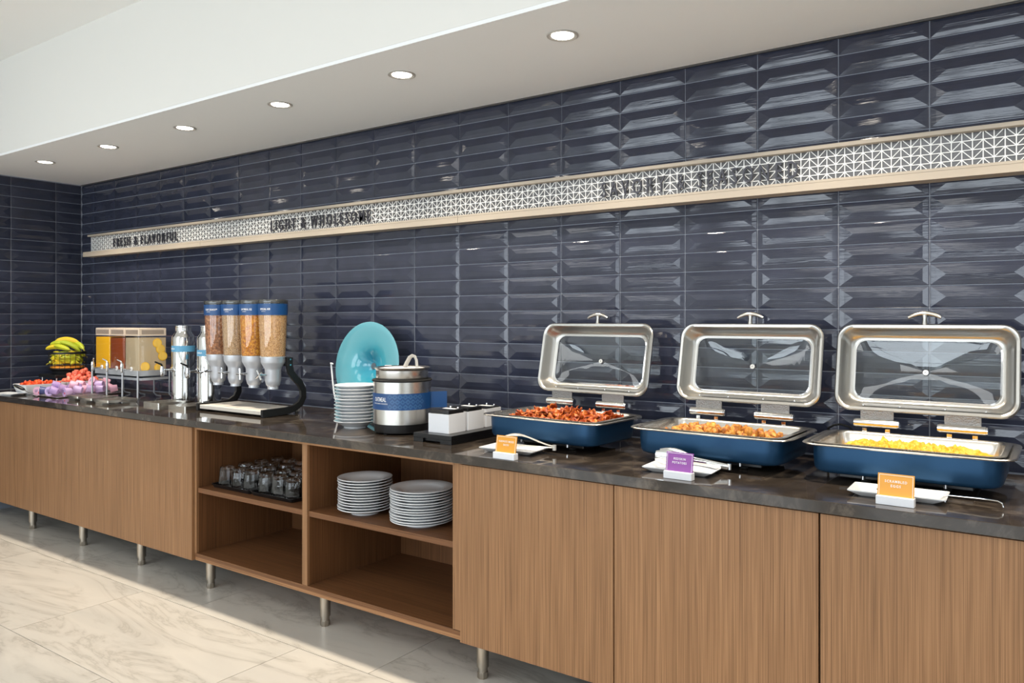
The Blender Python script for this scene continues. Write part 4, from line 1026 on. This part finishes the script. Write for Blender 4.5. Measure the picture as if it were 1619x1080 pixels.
for k in range(22):
    a_ = 2 * PI * k / 22; g.tube([((BR - 0.001) * math.cos(a_), (BR - 0.001) * math.sin(a_), 0.036), ((BR - 0.001) * math.cos(a_), (BR - 0.001) * math.sin(a_), 0.152)], 0.0016, 5)
for zz in (0.040, 0.075): g.lathe([(BR + 0.0005, zz - 0.0015), (BR + 0.0005, zz + 0.0015), (BR - 0.0025, zz + 0.0015), (BR - 0.0025, zz - 0.0015)], 36, cap=False, closed=True)
part('wire_mesh', g, M['black_matt'], t)
t3 = tag(part('orange_half', MB().lathe([(0.085, 0.0), (0.112, 0.006), (0.112, 0.016), (0.10, 0.020), (0.002, 0.020)], 36), M['basket_orange'], loc=(BX, BY, BZ + 0.0405)), 'orange layer lying in the bottom of the banana basket', 'fruit')
def banana_mesh(seed):
    r_ = random.Random(seed); pts = []; rad = []; Lb = r_.uniform(0.15, 0.175); cv = r_.uniform(0.75, 1.05)
    for i in range(13):
        q = i / 12; a_ = (q - 0.5) * cv; Rr = Lb / cv
        pts.append((Rr * math.sin(a_), 0, Rr * (1 - math.cos(a_)) * -1 + 0.02)); rad.append(0.0195 * min(1, (math.sin(PI * (0.06 + 0.88 * q)) ** 0.45)) if 0 < i < 12 else 0.006)
    g = MB().tube(pts, rad, 6); g.sm = [True] * len(g.sm); me = g.mesh('banana'); me.materials.append(M['banana'])
    e = Vector(pts[-1]); d = (e - Vector(pts[-2])).normalized()
    s_ = MB().tube([e - d * 0.004, e + d * 0.012, e + d * 0.022], [0.0055, 0.004, 0.005], 6).mesh('banana_stem'); s_.materials.append(M['stem'])
    return me, s_
bn = [banana_mesh(s_) for s_ in range(4)]
def banana(x, y, z, rot, lab, k, grp):
    me, sm = bn[k % 4]; o = part('banana', me, None, loc=(BX + x, BY + y, BZ + z), rot=rot); part('stem', sm, None, o)
    tag(o, lab, 'banana', grp)
gin = 'bananas inside the basket'; gtop = 'bananas on top of the basket'
for k in range(18):
    lay = k // 6; a_ = (k % 6) * PI / 3 + lay * 0.5 - 0.6
    banana(0.070 * math.cos(a_), 0.070 * math.sin(a_), 0.078 + 0.028 * lay + rnd.uniform(-0.004, 0.004), (rnd.uniform(-0.3, 0.9), rnd.uniform(-0.2, 0.2), a_ + PI / 2 + rnd.uniform(-0.25, 0.25)), 'banana packed behind the wires of the basket', k, gin)
banana(-0.045, -0.060, 0.186, (R(10), 0, R(28)), 'green yellow banana lying lowest at the left over the rim', 0, gtop)
banana(-0.030, -0.045, 0.216, (R(15), 0, R(24)), 'green yellow banana lying upon the lowest left one', 1, gtop)
banana(0.020, -0.010, 0.240, (R(-25), R(6), R(40)), 'ripest yellow banana arching highest on the basket', 2, gtop)
banana(0.058, -0.010, 0.204, (R(20), R(28), R(55)), 'banana slanting down over the right rim', 3, gtop)
banana(0.070, 0.030, 0.208, (R(-20), R(14), R(10)), 'banana at the right back of the basket top', 0, gtop)
banana(0.030, -0.050, 0.196, (R(60), R(10), R(15)), 'short looking banana in the middle front of the basket top', 1, gtop)

# cream and yogurt cups on a steel tray
t = tag(part('cup_tray', MB().loft([rr(0.36, 0.48, 0.02, 0.0), rr(0.37, 0.49, 0.02, 0.005), rr(0.37, 0.49, 0.02, 0.006), rr(0.36, 0.48, 0.02, 0.006), rr(0.35, 0.47, 0.02, 0.002)]), M['steel'], loc=(-5.665, -0.40, CT + 0.0003)), 'flat steel tray under the pile of yogurt cups', 'tray')
cupcol = [('lilac', (196, 168, 214)), ('pink', (228, 176, 200)), ('navy', (70, 80, 128)), ('pale violet', (178, 150, 204))]
lidm = mat('foil_lid_white', (226, 208, 226), 0.35); dotm = mat('red_berry_print', (220, 62, 70), 0.5); scr = mat('navy_print', (58, 62, 120), 0.5)
protos = []
for nm, c in cupcol:
    cm = mat(nm + '_cup_plastic', c, 0.35)
    t = thing('yogurt_cup', '%s yogurt cup lying in the pile beside the drip trays' % nm, 'yogurt cup', (0, 0, 0), 0, '%s yogurt cups in the pile' % nm)
    part('cup', MB().lathe([(0.024, 0.0), (0.026, 0.003), (0.033, 0.052), (0.036, 0.054), (0.036, 0.056)], 20), cm, t)
    part('foil_lid', MB().lathe([(0.0375, 0.0565), (0.0375, 0.0575), (0.002, 0.058)], 20), cm if nm != 'navy' else lidm, t)
    g = MB(); g.lathe([(0.009, 0.0582), (0.002, 0.0584)], 12, (0.014, -0.010, 0)); part('berry_print', g, dotm, t)
    g = MB()
    for q in range(3): g.box(-0.022, 0.006 - q * 0.004, 0.010 - q * 0.008, 0.0135 - q * 0.008, 0.0581, 0.0585)
    part('lettering', g, scr if nm != 'navy' else dotm, t)
    protos.append(t)
k = 0; used = set()
for gy in range(6):
    for gx in range(4):
        for lay in range(2):
            if lay == 1 and (gx in (0, 3) or gy < 1 or rnd.random() < 0.4): continue
            x = -5.79 + gx * 0.074 + rnd.uniform(-0.01, 0.01) + lay * 0.03; y = -0.60 + gy * 0.078 + rnd.uniform(-0.01, 0.01)
            pi_ = rnd.choice((0, 1, 3, 0, 1, 2)); p = protos[pi_]
            z = CT + 0.036 + lay * 0.030
            az = rnd.uniform(-0.9, 0.9) + R(-35); tiltx = R(rnd.uniform(62, 105))
            rot = Euler((tiltx, 0, az + R(20)))
            if pi_ not in used: used.add(pi_); p.location = (x, y, z); p.rotation_euler = rot; p.scale = (0.84,) * 3
            else: dup(p, (x, y, z), rot, scale=(0.84,) * 3)
            k += 1
# spoon rest at the far left
t = tag(part('spoon_rest', MB().loft([rr(0.16, 0.09, 0.01, 0.0), rr(0.20, 0.12, 0.015, 0.014), rr(0.20, 0.12, 0.015, 0.016), rr(0.19, 0.11, 0.012, 0.016), rr(0.15, 0.08, 0.01, 0.004)]), M['china'], loc=(-5.985, -0.722, CT + 0.0005), rot=(0, 0, R(14))), 'small white dish under the spoon at the left end', 'dish')
t = thing('fruit_spoon', 'steel serving spoon leaning on the small dish at the left end', 'spoon', (-5.83, -0.70, CT + 0.012), R(25))
lp = [[(-0.03 + 0.040 * s_ * math.cos(2 * PI * k / 20), 0.026 * s_ * math.sin(2 * PI * k / 20), 0.048 - 0.02 * s_ * math.cos(2 * PI * k / 20) - 0.010 * (1 - s_ * s_)) for k in range(20)] for s_ in (1, 0.8, 0.5, 0.15)]
o = part('bowl', MB().loft(lp, False, True), M['mirror_steel'], t); solid(o, 0.0015)
part('handle', MB().tube([(0.008, 0, 0.029), (0.05, 0, 0.008), (0.09, 0, -0.004), (0.115, 0, -0.007)], [0.004, 0.005, 0.0065, 0.0065], 8, flat=0.5), M['mirror_steel'], t)
